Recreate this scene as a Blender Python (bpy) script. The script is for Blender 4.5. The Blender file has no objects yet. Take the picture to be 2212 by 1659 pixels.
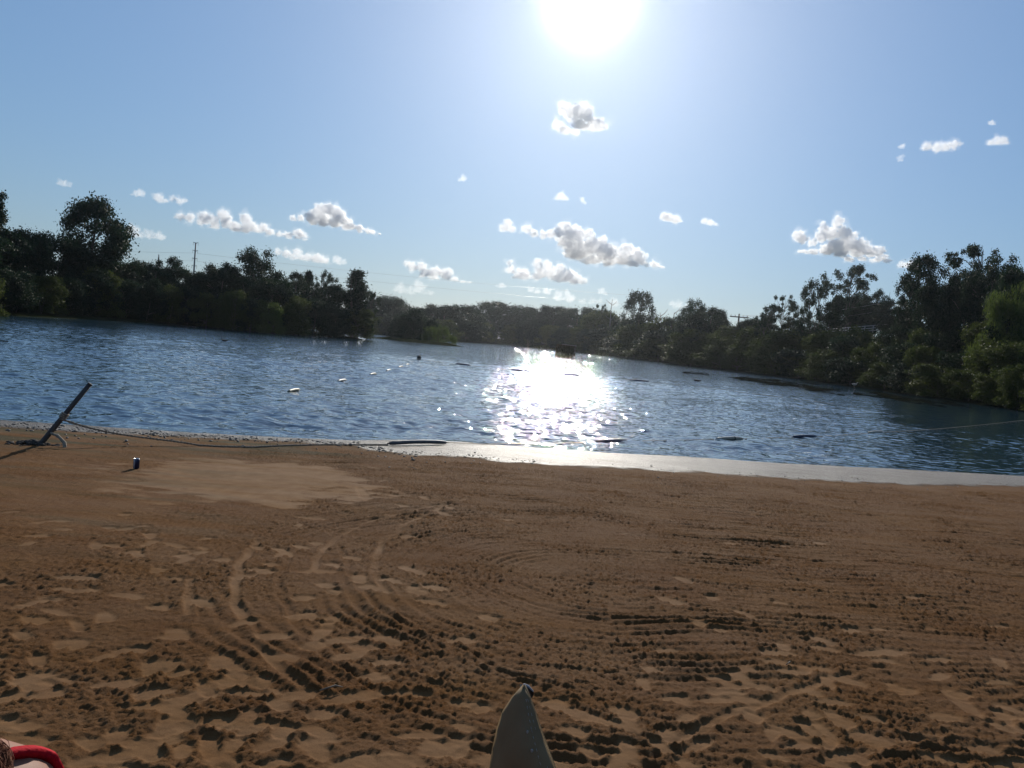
import bpy, bmesh, math, random
import numpy as np
from math import radians, sin, cos, tan, pi
from mathutils import Vector, Matrix, noise as mnoise
from mathutils.bvhtree import BVHTree

scene = bpy.context.scene
COL = scene.collection
random.seed(7)

# ------------------------------------------------------------------ camera
CAM_Z = 1.95                      # metres above the lake
PITCH, ROLL = radians(3.24), radians(5.2)
FPX = 1663.4                      # focal length for a 2212 px wide picture
_F = Vector((0, cos(PITCH), -sin(PITCH)))
_R0 = Vector((1, 0, 0)); _U0 = Vector((0, sin(PITCH), cos(PITCH)))
_R = cos(ROLL)*_R0 + sin(ROLL)*_U0
_U = -sin(ROLL)*_R0 + cos(ROLL)*_U0
cam_d = bpy.data.cameras.new('camera')
cam = bpy.data.objects.new('camera', cam_d); COL.objects.link(cam)
cam_d.sensor_width = 36; cam_d.lens = 36*FPX/2212
cam_d.clip_start = 0.05; cam_d.clip_end = 60000
M = Matrix((( _R.x, _U.x, -_F.x, 0), (_R.y, _U.y, -_F.y, 0), (_R.z, _U.z, -_F.z, CAM_Z), (0, 0, 0, 1)))
cam.matrix_world = M
scene.camera = cam

def ray(px, py):
    return _F + _R*((px-1106)/FPX) + _U*((829.5-py)/FPX)
def ground(px, py, z=0.0):
    d = ray(px, py); t = (z-CAM_Z)/d.z
    return Vector((d.x*t, d.y*t, z))
def at(px, py, D):
    """point seen at (px, py) of the photo, D metres ahead"""
    d = ray(px, py); return Vector((0, 0, CAM_Z)) + d*(D/d.y)

# ------------------------------------------------------------------ sun, sky, exposure
SUN_DIR = ray(1275, -5).normalized()
SUN_EL = math.asin(SUN_DIR.z); SUN_AZ = math.atan2(SUN_DIR.x, SUN_DIR.y)
sun_d = bpy.data.lights.new('sun', 'SUN'); sun_d.energy = 4.4; sun_d.angle = radians(0.53)
sun_d.color = (1.0, 0.93, 0.82)
sun = bpy.data.objects.new('sun', sun_d); COL.objects.link(sun)
sun.rotation_euler = SUN_DIR.to_track_quat('Z', 'Y').to_euler()
sun.location = (0, -20, 40)

world = bpy.data.worlds.new('World'); scene.world = world; world.use_nodes = True
wt = world.node_tree; wt.nodes.clear()
def wn(t, **k):
    n = wt.nodes.new(t)
    for a, b in k.items(): setattr(n, a, b)
    return n
sky = wn('ShaderNodeTexSky', sky_type='NISHITA', sun_disc=False, sun_elevation=SUN_EL, sun_rotation=SUN_AZ,
         altitude=100, air_density=1.5, dust_density=0.3, ozone_density=6.75)
SKY_STRENGTH = 0.083; SKY_GAMMA = .6; SKY_TINT = (.80, 1.0, 1.28)
bg = wn('ShaderNodeBackground'); bg.inputs[1].default_value = SKY_STRENGTH
# the camera's own tone: a soft shoulder on the bright sky, and its white balance
sc1 = wn('ShaderNodeVectorMath', operation='SCALE'); sc1.inputs['Scale'].default_value = .25
gam = wn('ShaderNodeGamma'); gam.inputs[1].default_value = SKY_GAMMA
sc2 = wn('ShaderNodeVectorMath', operation='SCALE'); sc2.inputs['Scale'].default_value = 4
tint = wn('ShaderNodeVectorMath', operation='MULTIPLY'); tint.inputs[1].default_value = SKY_TINT
for p_, q_ in ((sky.outputs[0], sc1.inputs[0]), (sc1.outputs[0], gam.inputs[0]), (gam.outputs[0], sc2.inputs[0]), (sc2.outputs[0], tint.inputs[0]), (tint.outputs[0], bg.inputs[0])): wt.links.new(p_, q_)
# aureole of the sun in the hazy air: falls off with the angle from the sun
geo = wn('ShaderNodeTexCoord')
dot = wn('ShaderNodeVectorMath', operation='DOT_PRODUCT'); dot.inputs[1].default_value = SUN_DIR
wt.links.new(geo.outputs['Generated'], dot.inputs[0])
acos = wn('ShaderNodeMath', operation='ARCCOSINE'); wt.links.new(dot.outputs['Value'], acos.inputs[0])
def falloff(width, amp, power):
    a = wn('ShaderNodeMath', operation='DIVIDE'); a.inputs[1].default_value = radians(width); wt.links.new(acos.outputs[0], a.inputs[0])
    b = wn('ShaderNodeMath', operation='POWER'); b.inputs[1].default_value = power; wt.links.new(a.outputs[0], b.inputs[0])
    c = wn('ShaderNodeMath', operation='MULTIPLY'); c.inputs[1].default_value = -1; wt.links.new(b.outputs[0], c.inputs[0])
    e = wn('ShaderNodeMath', operation='EXPONENT'); wt.links.new(c.outputs[0], e.inputs[0])
    m = wn('ShaderNodeMath', operation='MULTIPLY'); m.inputs[1].default_value = amp; wt.links.new(e.outputs[0], m.inputs[0])
    return m
g1 = falloff(1.25, 8.0, 1.35); g2 = falloff(10.8, 0.45, 1.0)
gs = wn('ShaderNodeMath', operation='ADD'); wt.links.new(g1.outputs[0], gs.inputs[0]); wt.links.new(g2.outputs[0], gs.inputs[1])
bg2 = wn('ShaderNodeBackground'); bg2.inputs[0].default_value = (1.0, 0.96, 0.92, 1)
wt.links.new(gs.outputs[0], bg2.inputs[1])
add = wn('ShaderNodeAddShader'); wt.links.new(bg.outputs[0], add.inputs[0]); wt.links.new(bg2.outputs[0], add.inputs[1])
wo = wn('ShaderNodeOutputWorld'); wt.links.new(add.outputs[0], wo.inputs[0])

scene.view_settings.view_transform = 'Standard'
scene.view_settings.look = 'None'
scene.view_settings.exposure = 0.0
scene.view_settings.gamma = 1.0
scene.render.engine = 'CYCLES'
cy = scene.cycles
cy.use_denoising = True
cy.max_bounces = 10; cy.diffuse_bounces = 3; cy.glossy_bounces = 3; cy.transmission_bounces = 4
cy.transparent_max_bounces = 8; cy.volume_bounces = 12
cy.caustics_reflective = False; cy.caustics_refractive = False
cy.sample_clamp_indirect = 4.0

# ------------------------------------------------------------------ helpers
def tag(o, label=None, cat=None, group=None, kind=None):
    if label: o['label'] = label
    if cat: o['category'] = cat
    if group: o['group'] = group
    if kind: o['kind'] = kind
    return o
def empty(name, loc, rz=0.0):
    o = bpy.data.objects.new(name, None); COL.objects.link(o)
    o.location = loc; o.rotation_euler = (0, 0, rz); o.empty_display_size = 0.2
    return o
def mesh_obj(name, me, mat=None, parent=None):
    o = bpy.data.objects.new(name, me); COL.objects.link(o)
    if mat is not None and not me.materials: me.materials.append(mat)
    if parent is not None: o.parent = parent
    return o
def bm_obj(name, bm, mat=None, parent=None, smooth=True):
    me = bpy.data.meshes.new(name); bm.to_mesh(me); bm.free()
    if smooth: me.polygons.foreach_set('use_smooth', [True]*len(me.polygons))
    return mesh_obj(name, me, mat, parent)
def np_mesh(name, verts, faces, smooth=True):
    """verts n x 3, faces m x 4 (or m x 3) arrays"""
    me = bpy.data.meshes.new(name)
    verts = np.asarray(verts, np.float32); faces = np.asarray(faces, np.int32)
    k = faces.shape[1]
    me.vertices.add(len(verts)); me.vertices.foreach_set('co', verts.ravel())
    me.loops.add(faces.size); me.loops.foreach_set('vertex_index', faces.ravel())
    me.polygons.add(len(faces)); me.polygons.foreach_set('loop_start', np.arange(0, faces.size, k, dtype=np.int32))
    me.polygons.foreach_set('use_smooth', np.full(len(faces), smooth))
    me.update(calc_edges=True); me.validate()
    return me
def tube(bm, pts, radii, n=8, cap=True):
    pts = [Vector(p) for p in pts]
    if not hasattr(radii, '__len__'): radii = [radii]*len(pts)
    rings = []; prev = None
    for i, p in enumerate(pts):
        t = (pts[min(i+1, len(pts)-1)] - pts[max(i-1, 0)]).normalized()
        ref = prev if prev is not None else (Vector((1, 0, 0)) if abs(t.x) < .8 else Vector((0, 1, 0)))
        u = (ref - t*ref.dot(t)).normalized(); prev = u; v = t.cross(u)
        rings.append([bm.verts.new(p + (u*cos(2*pi*k/n) + v*sin(2*pi*k/n))*radii[i]) for k in range(n)])
    for a, b in zip(rings, rings[1:]):
        for k in range(n): bm.faces.new((a[k], a[(k+1) % n], b[(k+1) % n], b[k]))
    if cap:
        bm.faces.new(rings[0][::-1]); bm.faces.new(rings[-1])
def box(bm, c, s, rot=None):
    m = Matrix.Translation(c) @ (rot if rot is not None else Matrix.Identity(4)) @ Matrix.Diagonal((*s, 1))
    return bmesh.ops.create_cube(bm, size=1.0, matrix=m)['verts']

def material(name):
    m = bpy.data.materials.new(name); m.use_nodes = True
    nt = m.node_tree; b = nt.nodes['Principled BSDF']
    return m, nt, b
def nd(nt, t, ins=None, **k):
    n = nt.nodes.new(t)
    for a, v in k.items(): setattr(n, a, v)
    for a, v in (ins or {}).items():
        if isinstance(v, bpy.types.NodeSocket): nt.links.new(v, n.inputs[a])
        else: n.inputs[a].default_value = v
    return n
def noisy(name, c1, c2, scale=8, rough=0.8, bump=0.0, bscale=None, metallic=0.0, detail=5, stretch=(1, 1, 1), spec=0.5):
    m, nt, b = material(name)
    tc = nd(nt, 'ShaderNodeTexCoord')
    mp = nd(nt, 'ShaderNodeMapping', {'Vector': tc.outputs['Object'], 'Scale': stretch})
    n = nd(nt, 'ShaderNodeTexNoise', {'Vector': mp.outputs[0], 'Scale': scale, 'Detail': detail})
    r = nd(nt, 'ShaderNodeValToRGB', {'Fac': n.outputs['Fac']})
    r.color_ramp.elements[0].color = (*c1, 1); r.color_ramp.elements[0].position = .32
    r.color_ramp.elements[1].color = (*c2, 1); r.color_ramp.elements[1].position = .68
    nt.links.new(r.outputs[0], b.inputs['Base Color'])
    b.inputs['Roughness'].default_value = rough; b.inputs['Metallic'].default_value = metallic
    b.inputs['Specular IOR Level'].default_value = spec
    if bump:
        n2 = nd(nt, 'ShaderNodeTexNoise', {'Vector': mp.outputs[0], 'Scale': bscale or scale*4, 'Detail': 6.0})
        bp = nd(nt, 'ShaderNodeBump', {'Height': n2.outputs['Fac'], 'Strength': bump, 'Distance': 0.02})
        nt.links.new(bp.outputs[0], b.inputs['Normal'])
    return m

# numpy gradient noise
def gnoise(x, y, seed=0):
    xi = np.floor(x).astype(np.int64); yi = np.floor(y).astype(np.int64)
    fx = x-xi; fy = y-yi
    def g(ix, iy, dx, dy):
        h = (ix*374761393 + iy*668265263 + seed*1442695041) & 0x7fffffff
        h = ((h ^ (h >> 13))*1274126177) & 0x7fffffff
        a = ((h ^ (h >> 16)) & 0xffff)*(2*pi/65536)
        return np.cos(a)*dx + np.sin(a)*dy
    u = fx*fx*fx*(fx*(fx*6-15)+10); v = fy*fy*fy*(fy*(fy*6-15)+10)
    a = g(xi, yi, fx, fy)*(1-u) + g(xi+1, yi, fx-1, fy)*u
    b = g(xi, yi+1, fx, fy-1)*(1-u) + g(xi+1, yi+1, fx-1, fy-1)*u
    return (a*(1-v) + b*v)*1.5
def fbm(x, y, oct=4, seed=0, gain=.5):
    s = np.zeros_like(x); a = 1.0
    for i in range(oct):
        s += a*gnoise(x*2**i, y*2**i, seed+i*17); a *= gain
    return s
def sstep(a, b, x):
    t = np.clip((x-a)/(b-a), 0, 1); return t*t*(3-2*t)

# ------------------------------------------------------------------ the shoreline curves of the beach (traced, on the ground)
def curve_x(pix, z):
    p = np.array([ground(x, y, z)[:2] for x, y in pix])
    o = np.argsort(p[:, 0]); return p[o, 0], p[o, 1]
WX, WY = curve_x([(0, 908), (200, 920), (420, 935), (620, 945), (760, 951), (850, 950), (1000, 954), (1150, 966), (1300, 977), (1464, 985), (1680, 1000), (1900, 1011), (2212, 1028)], 0.0)
DX, DY = curve_x([(0, 921), (200, 933), (420, 944), (620, 953), (760, 960), (800, 970), (860, 979), (1000, 986), (1106, 997), (1300, 1008), (1500, 1018), (1700, 1032), (1950, 1045), (2212, 1049)], 0.03)
def y_water(x): return np.interp(x, WX, WY)
def y_dry(x): return np.interp(x, DX, DY)
def sand_base(x, y):
    d = y_dry(x) - y
    inland = 0.035 + 0.022*np.maximum(d, 0)
    wet = 0.035*np.clip((y_water(x)-y)/np.maximum(y_water(x)-y_dry(x), .2), 0, 1)
    out = -0.05*(y - y_water(x))
    return np.where(d > 0, inland, np.where(y < y_water(x), wet, np.maximum(out, -0.8)))
def sand_pt(px, py):
    z = 0.15
    for _ in range(4):
        p = ground(px, py, z); z = float(sand_base(np.array([p.x]), np.array([p.y]))[0])
    return Vector((p.x, p.y, z))

# ------------------------------------------------------------------ beach sand: one height field with real prints and rake lines
def build_beach():
    rs = np.random.RandomState(3)
    fine = np.arange(-3.6, 4.4, .009)
    left = -3.6 - np.cumsum(np.linspace(.010, .024, 420)); left = left[left > -10][::-1]
    right = 4.4 + np.cumsum(np.linspace(.010, .024, 560)); right = right[right < 12.5]
    xs = np.concatenate([np.linspace(-48, left[0]-.05, 90), left, fine, right, np.linspace(right[-1]+.05, 48, 90)])
    yl = [1.3]
    while yl[-1] < 16.5: yl.append(yl[-1] + max(.0065, yl[-1]*.0031))
    ys = np.concatenate([np.concatenate([np.linspace(-30, -2, 60), np.linspace(-1.9, 1.28, 120)]), yl, np.linspace(16.6, 22, 40)])
    X, Y = np.meshgrid(xs, ys)
    base = sand_base(X, Y)
    base += 0.02*fbm(X*.45, Y*.45, 3, 5)*sstep(0.0, 2.0, y_dry(X)-Y)
    dry = sstep(0.0, 0.35, y_dry(X)-Y + .12*fbm(X*1.7, Y*1.7, 3, 9))
    # smooth packed area on the left and by the water
    c = sand_pt(560, 1035)
    packed = sstep(1.0, .7, np.hypot((X-c.x+.1)/1.65, (Y-c.y)/1.45) + .3*fbm(X*1.1, Y*1.6, 3, 21) + .28*fbm(X*3.0, Y*6.0, 3, 22))
    nearwater = sstep(1.3, .2, y_dry(X)-Y)*.4
    leftish = sstep(-1.2, -3.2, X + .25*(Y-6))*sstep(4.2, 6.5, Y)
    rough = np.clip(1 - .93*packed - nearwater - .35*leftish, .05, 1)*dry
    # rake lines: they follow the shore on the right and turn round on the left
    cc = sand_pt(1290, 1255)
    k = .085
    yy = Y - k*(X-cc.x)
    u = np.hypot(np.minimum(0, X-cc.x)*.95, yy-cc.y)*np.sign(yy-cc.y+1e-6)
    u = np.where(X < cc.x, np.abs(u), u)
    uw = u + .09*fbm(X*.7, Y*.7, 3, 31)
    rakeline = np.sin(uw*2*pi/.095) * (.6+.4*np.sin(uw*2*pi/.83+1.0)) + .8*gnoise(X*.7, uw*7.0, 79)
    rakeamp = .0115*(.75 + .6*gnoise(X*.9, uw*2.2, 77))*rough*sstep(-3.0, -1.6, X + .3*(Y-6))*sstep(.25, .9, np.abs(u))*np.clip(.55+1.1*fbm(X*.6, Y*.9, 3, 81), .1, 1)
    streak = np.maximum(gnoise(X*1.1, uw*20, 83) + .5*gnoise(X*2.3, uw*37, 84), -.15)*.0125*sstep(-2.6, -.8, X + .3*(Y-6))*np.clip(.75+.8*fbm(X*.5, Y*.8, 2, 85), .2, 1.2)
    # clods
    clod = (np.maximum(fbm(X*15, Y*15, 2, 11, .8), -.2)*.0065 + np.maximum(fbm(X*38, Y*38, 2, 12, .7), -.25)*.0105)
    clod += np.maximum(fbm(X*4.5, Y*4.5, 3, 13), -.1)*.006
    clump = np.clip(gnoise(X*1.3, Y*1.3, 15)*.8+.95, 0.6, 1.4)
    smooth = np.zeros_like(X); dep = np.zeros_like(X)
    def window(x0, x1, y0, y1):
        return slice(max(0, np.searchsorted(ys, y0)-1), np.searchsorted(ys, y1)+1), slice(max(0, np.searchsorted(xs, x0)-1), np.searchsorted(xs, x1)+1)
    def footprint(p, q, wid, depth):
        p = np.array(p); q = np.array(q); m = (p+q)/2; L = max(np.hypot(*(q-p)), .12); a = (q-p)/max(np.hypot(*(q-p)), 1e-6); b = np.array([-a[1], a[0]])
        R = L*.5+.25; sl = window(m[0]-R, m[0]+R, m[1]-R, m[1]+R)
        x = X[sl]-m[0]; y = Y[sl]-m[1]
        s = (x*a[0]+y*a[1])/(L*.5); t = (x*b[0]+y*b[1])/(wid*.5*(1+.22*s))
        r = (np.abs(s)**2.6+np.abs(t)**2.4)**(1/2.5) + .16*gnoise(X[sl]*9, Y[sl]*9, 3) + .12*gnoise(X[sl]*24, Y[sl]*24, 6)
        f = sstep(1.12, .72, r)
        heel = .6+.55*np.exp(-((s-.75)/.3)**2)+.25*np.exp(-((s+.8)/.35)**2)
        # flatten what lies inside to one level, raise a lip of pushed-up sand
        dep[sl] = dep[sl]*(1-f) - depth*heel*f + .22*depth*np.exp(-((r-1.25)/.22)**2)*(1-f)
        smooth[sl] = np.maximum(smooth[sl], f)
    def band(pix, wid, depth, soft=1.0, ridge=0.0):
        P = np.array([sand_pt(*q)[:2] for q in pix])
        sl = window(P[:, 0].min()-.4, P[:, 0].max()+.4, P[:, 1].min()-.4, P[:, 1].max()+.4)
        x = X[sl] + .03*gnoise(X[sl]*3, Y[sl]*3, 8); y = Y[sl] + .03*gnoise(X[sl]*3, Y[sl]*3, 9); d = np.full(x.shape, 9.0)
        for (ax, ay), (bx, by) in zip(P, P[1:]):
            vx, vy = bx-ax, by-ay; t = np.clip(((x-ax)*vx+(y-ay)*vy)/(vx*vx+vy*vy+1e-9), 0, 1)
            d = np.minimum(d, np.hypot(x-ax-t*vx, y-ay-t*vy))
        f = sstep(wid*.75, wid*.35, d)*np.clip(.75+.9*gnoise(x*2.5, y*2.5, 41), 0, 1)
        dep[sl] += -depth*f + ridge*np.exp(-((d-wid*.8)/(wid*.4))**2)*(.5+.8*np.abs(gnoise(x*9, y*9, 4)))
        smooth[sl] = np.maximum(smooth[sl], f*soft)
    # vehicle tracks that curve through the turn
    T = [[(1000, 1083), (900, 1100), (800, 1122), (735, 1152), (700, 1180), (685, 1205), (678, 1235)],
         [(1010, 1075), (940, 1100), (880, 1130), (830, 1165), (812, 1195), (808, 1225), (820, 1262), (835, 1280)],
         [(560, 1170), (535, 1190), (518, 1225), (509, 1265), (512, 1300), (525, 1345)],
         [(560, 1390), (590, 1430), (645, 1485)], [(415, 1250), (404, 1290), (405, 1330)],
         [(1440, 1600), (1700, 1500), (1900, 1440)], [(2212, 1540), (2000, 1590), (1800, 1640)]]
    for i, t in enumerate(T): band(t, .055, .010, .9, .006)
    for t in [[(740, 1180), (765, 1260), (830, 1320), (930, 1390), (1060, 1455), (1200, 1510), (1330, 1565), (1500, 1640)],
              [(870, 1330), (980, 1400), (1100, 1460), (1250, 1500)], [(540, 1345), (620, 1420), (700, 1500)],
              [(640, 1180), (600, 1250), (620, 1330), (700, 1420), (830, 1500), (1000, 1590)],
              [(1430, 1120), (1700, 1138), (2000, 1150), (2212, 1160)], [(1400, 1088), (1650, 1100), (1900, 1115)],
              [(1300, 1190), (1600, 1205), (1900, 1215), (2212, 1245)], [(1500, 1260), (1800, 1280), (2100, 1300)]]:
        band(t, .05, .009, .0, .009)
    Z7 = [(1310,60,1370,150),(1440,20,1490,30),(1510,110,1560,130),(1700,120,1750,150),(1540,170,1640,190),(1810,210,1890,250),(1850,185,1910,205),(900,245,1120,255),(1560,375,1680,370),(760,430,910,500),(900,415,1000,445),(1010,395,1080,415),(1190,485,1340,510),(1110,530,1220,575),(590,580,800,600),(700,550,820,560),(920,595,1210,598),(1570,550,1750,625),(1440,635,1600,675),(1270,650,1350,665),(1310,680,1480,720),(1050,665,1150,700),(1120,740,1200,715),(880,780,1040,755),(510,640,670,630),(170,490,240,520),(250,490,380,475),(100,640,205,640),(260,765,380,830),(1710,680,1900,715),(1660,770,1880,800),(2050,850,2200,900),(850,890,960,890),(965,850,1040,910),(1090,890,1190,900),(490,950,680,910),(120,950,230,1030),(640,1020,920,1010),(960,1100,1100,1040),(710,1150,960,1150),(1410,990,1570,1060),(1240,1070,1480,1080),(1850,1030,2060,1030),(1390,1180,1610,1160),(1400,1230,1480,1310),(640,1340,750,1260),(420,1160,600,1240),(160,1400,460,1370),(790,1390,1070,1370),(1030,1430,1500,1360),(960,1510,1200,1490),(440,1540,560,1570),(0,1150,150,1230),(30,1560,330,1560)]
    Z8 = [(110,570,240,610),(20,680,180,740),(310,675,370,710),(390,378,490,378),(730,388,790,390),(910,372,990,372),(890,900,1050,965),(1070,880,1190,870),(600,1000,830,1010),(430,1110,550,1165),(680,1110,870,1120),(300,1230,540,1240),(970,1130,1230,1190),(1340,1215,1520,1220),(1650,1180,1880,1390),(1110,1010,1460,990),(1550,1040,1710,1030),(870,1340,940,1380),(1040,1380,1150,1430),(1090,1480,1300,1480),(100,1270,230,1280),(50,1440,130,1500),(500,1100,600,1110),(1540,850,1630,860),(1410,685,1540,690),(0,980,160,990),(220,830,300,850),(350,870,410,880),(1650,540,1730,540)]
    segs = [(325+a*.3432, 1030+b*.3432, 325+c_*.3432, 1030+d*.3432) for a, b, c_, d in Z7] + [(1410+a*.379, 1030+b*.379, 1410+c_*.379, 1030+d*.379) for a, b, c_, d in Z8]
    for a, b, c_, d in segs:
        p, q = sand_pt(a, b)[:2], sand_pt(c_, d)[:2]
        if rs.rand() < .5: p, q = q, p
        footprint(p, q, .105+.03*rs.rand(), .006+.005*rs.rand())
    # more prints, thick on the left and near the camera, thin elsewhere
    n = 0
    while n < 260:
        px, py = rs.uniform(-150, 2360), rs.uniform(1060, 1700)
        w = .08 + .8*np.exp(-((px-180)/330)**2)*(py > 1120) + .75*np.exp(-((py-1620)/120)**2) + .45*np.exp(-((px-1750)/260)**2-((py-1500)/110)**2)
        if rs.rand() > w: continue
        m = sand_pt(px, py); a = rs.normal(0, .7) + (pi/2 if rs.rand() < .35 else 0.15)
        L = .13+.11*rs.rand(); dv = np.array([cos(a), sin(a)])*L/2
        footprint(np.array(m[:2])-dv, np.array(m[:2])+dv, .07+.04*rs.rand(), .004+.007*rs.rand()); n += 1
    loose = rough*(1-.86*smooth)
    Z = base + dep*dry + loose*(clod*clump+streak) + rakeline*rakeamp*(1-smooth)
    # low ragged scarp and scum line at the edge of the wet sand
    e = (y_dry(X)-Y) + .10*fbm(X*2.3, Y*2.3, 3, 51)
    Z += .018*np.exp(-((e-.08)/.09)**2)*np.clip(.4+1.4*gnoise(X*2.6, Y*2.6, 53), 0, 1)
    ny, nx = X.shape
    idx = np.arange(nx*ny).reshape(ny, nx)
    F = np.stack([idx[:-1, :-1], idx[:-1, 1:], idx[1:, 1:], idx[1:, :-1]], -1).reshape(-1, 4)
    me = np_mesh('beach', np.stack([X, Y, Z], -1).reshape(-1, 3), F)
    wetm = 1-dry
    algae = sstep(-1.3, -3.0, X)*sstep(2.6, .9, y_dry(X)-Y)*np.clip(.35+1.5*fbm(X*.5, Y*3.0, 3, 61), 0, 1)*dry
    algae += .35*leftish*np.clip(fbm(X*.7, Y*3.5, 3, 63)*1.6, 0, 1)
    pale = np.clip(np.maximum(packed*.75, smooth*.42*sstep(.1, .5, dry))*(.8+.5*fbm(X*6, Y*6, 3, 91)), 0, 1)
    for nm, arr in (('loose', loose), ('wet', wetm), ('algae', np.clip(algae, 0, 1)), ('pale', pale)):
        at_ = me.attributes.new(nm, 'FLOAT', 'POINT'); at_.data.foreach_set('value', arr.astype(np.float32).ravel())
    m, nt, b = material('sand')
    A = {k: nd(nt, 'ShaderNodeAttribute', attribute_name=k).outputs['Fac'] for k in ('loose', 'wet', 'algae', 'pale')}
    pos = nd(nt, 'ShaderNodeNewGeometry').outputs['Position']
    n1 = nd(nt, 'ShaderNodeTexNoise', {'Vector': pos, 'Scale': 1.3, 'Detail': 6.0, 'Roughness': .65})
    n2 = nd(nt, 'ShaderNodeTexNoise', {'Vector': pos, 'Scale': 60.0, 'Detail': 3.0, 'Roughness': .7})
    n3 = nd(nt, 'ShaderNodeTexNoise', {'Vector': pos, 'Scale': 330.0, 'Detail': 2.0})
    r1 = nd(nt, 'ShaderNodeValToRGB', {'Fac': n1.outputs['Fac']})
    r1.color_ramp.elements[0].position = .3; r1.color_ramp.elements[0].color = (.135, .058, .0185, 1)
    r1.color_ramp.elements[1].position = .7; r1.color_ramp.elements[1].color = (.175, .085, .030, 1)
    mx = nd(nt, 'ShaderNodeMix', {'Factor': A['pale'], 'A': r1.outputs[0], 'B': (.222, .122, .053, 1)}, data_type='RGBA')
    # Mix node sockets by name are ambiguous across types: link colours explicitly
    def cmix(f, a, c, blend='MIX'):
        n = nt.nodes.new('ShaderNodeMix'); n.data_type = 'RGBA'; n.blend_type = blend
        for s, v in ((0, f), (6, a), (7, c)):
            if isinstance(v, bpy.types.NodeSocket): nt.links.new(v, n.inputs[s])
            else: n.inputs[s].default_value = v
        return n.outputs[2]
    nt.nodes.remove(mx)
    col = cmix(A['pale'], r1.outputs[0], (.222, .122, .053, 1))
    col = cmix(A['algae'], col, (.075, .056, .024, 1))
    col = cmix(A['wet'], col, (.055, .036, .022, 1))
    gr = nd(nt, 'ShaderNodeMapRange', {'Value': n3.outputs['Fac'], 'From Min': .3, 'From Max': .7, 'To Min': .72, 'To Max': 1.25})
    col = cmix(1.0, col, gr.outputs[0], 'MULTIPLY')
    nt.links.new(col, b.inputs['Base Color'])
    ro = nd(nt, 'ShaderNodeMapRange', {'Value': A['wet'], 'From Min': .3, 'From Max': 1.0, 'To Min': .95, 'To Max': .37})
    nt.links.new(ro.outputs[0], b.inputs['Roughness'])
    sp = nd(nt, 'ShaderNodeMapRange', {'Value': A['wet'], 'From Min': .3, 'From Max': 1.0, 'To Min': .15, 'To Max': .25})
    mpw = nd(nt, 'ShaderNodeMapping', {'Vector': pos, 'Scale': (.5, 2.5, 1)}); nw = nd(nt, 'ShaderNodeTexNoise', {'Vector': mpw.outputs[0], 'Scale': 1.6, 'Detail': 5.0, 'Roughness': .6})
    nwr = nd(nt, 'ShaderNodeMapRange', {'Value': nw.outputs['Fac'], 'From Min': .35, 'From Max': .65, 'To Min': .35, 'To Max': 1.05})
    spm = nd(nt, 'ShaderNodeMath', {0: sp.outputs[0], 1: nwr.outputs[0]}, operation='MULTIPLY'); nt.links.new(spm.outputs[0], b.inputs['Specular IOR Level'])
    hs = nd(nt, 'ShaderNodeMath', {0: A['loose'], 1: .8}, operation='MULTIPLY')
    hs2 = nd(nt, 'ShaderNodeMath', {0: hs.outputs[0], 1: .18}, operation='ADD')
    h = nd(nt, 'ShaderNodeMath', {0: n2.outputs['Fac'], 1: n3.outputs['Fac']}, operation='ADD')
    wb = nd(nt, 'ShaderNodeMath', {0: A['wet'], 1: .9}, operation='MULTIPLY')
    hs3 = nd(nt, 'ShaderNodeMath', {0: hs2.outputs[0], 1: wb.outputs[0]}, operation='ADD')
    bp = nd(nt, 'ShaderNodeBump', {'Height': h.outputs[0], 'Strength': hs3.outputs[0], 'Distance': .010})
    nt.links.new(bp.outputs[0], b.inputs['Normal'])
    o = mesh_obj('beach', me, m)
    tag(o, 'brown raked sand beach with footprints and curving tyre tracks', 'beach', kind='structure')
    return o, xs, ys, Z
beach, BXS, BYS, BZ = build_beach()
def sand_z(x, y):
    j = int(np.clip(np.searchsorted(BXS, x), 0, len(BXS)-1)); i = int(np.clip(np.searchsorted(BYS, y), 0, len(BYS)-1))
    return float(BZ[i, j])

# ------------------------------------------------------------------ lake bed / banks: one terrain sheet
LAKE = [(-75, 10)] + [(x, y) for x, y in zip(np.linspace(-45, 45, 19), y_water(np.linspace(-45, 45, 19)))] + \
       [(56, 24), (57, 40)] + [tuple(ground(px, py)[:2]) for px, py in [(2330, 905), (2212, 889), (2090, 871), (2000, 858), (1845, 836), (1700, 815), (1500, 792), (1400, 778), (1300, 765), (1180, 752), (1080, 743), (985, 738)]] + \
       [*[tuple(ground(px, py)[:2]) for px, py in [(960, 735.5), (900, 730), (850, 723.5), (822, 721), (800, 720)]], (-55, 165), tuple(ground(806, 736)[:2]), tuple(ground(740, 730)[:2]), tuple(ground(600, 721)[:2]), tuple(ground(400, 703)[:2]), tuple(ground(200, 691)[:2]), tuple(ground(0, 681)[:2]), (-62, 58), (-80, 40)]
ISLET = [tuple(ground(px, py)[:2]) for px, py in [(842, 733.5), (900, 740), (958, 745.5)]]
def lake_dist(x, y):
    """signed distance: positive on land"""
    d = np.full(x.shape, 1e9); ins = np.zeros(x.shape, bool); P = LAKE
    for (ax, ay), (bx, by) in zip(P, P[1:]+P[:1]):
        vx, vy = bx-ax, by-ay; t = np.clip(((x-ax)*vx+(y-ay)*vy)/(vx*vx+vy*vy+1e-9), 0, 1)
        d = np.minimum(d, np.hypot(x-ax-t*vx, y-ay-t*vy))
        c = ((ay > y) != (by > y)) & (x < (bx-ax)*(y-ay)/((by-ay) if by != ay else 1e-9)+ax); ins ^= c
    return np.where(ins, -d, d)
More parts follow.
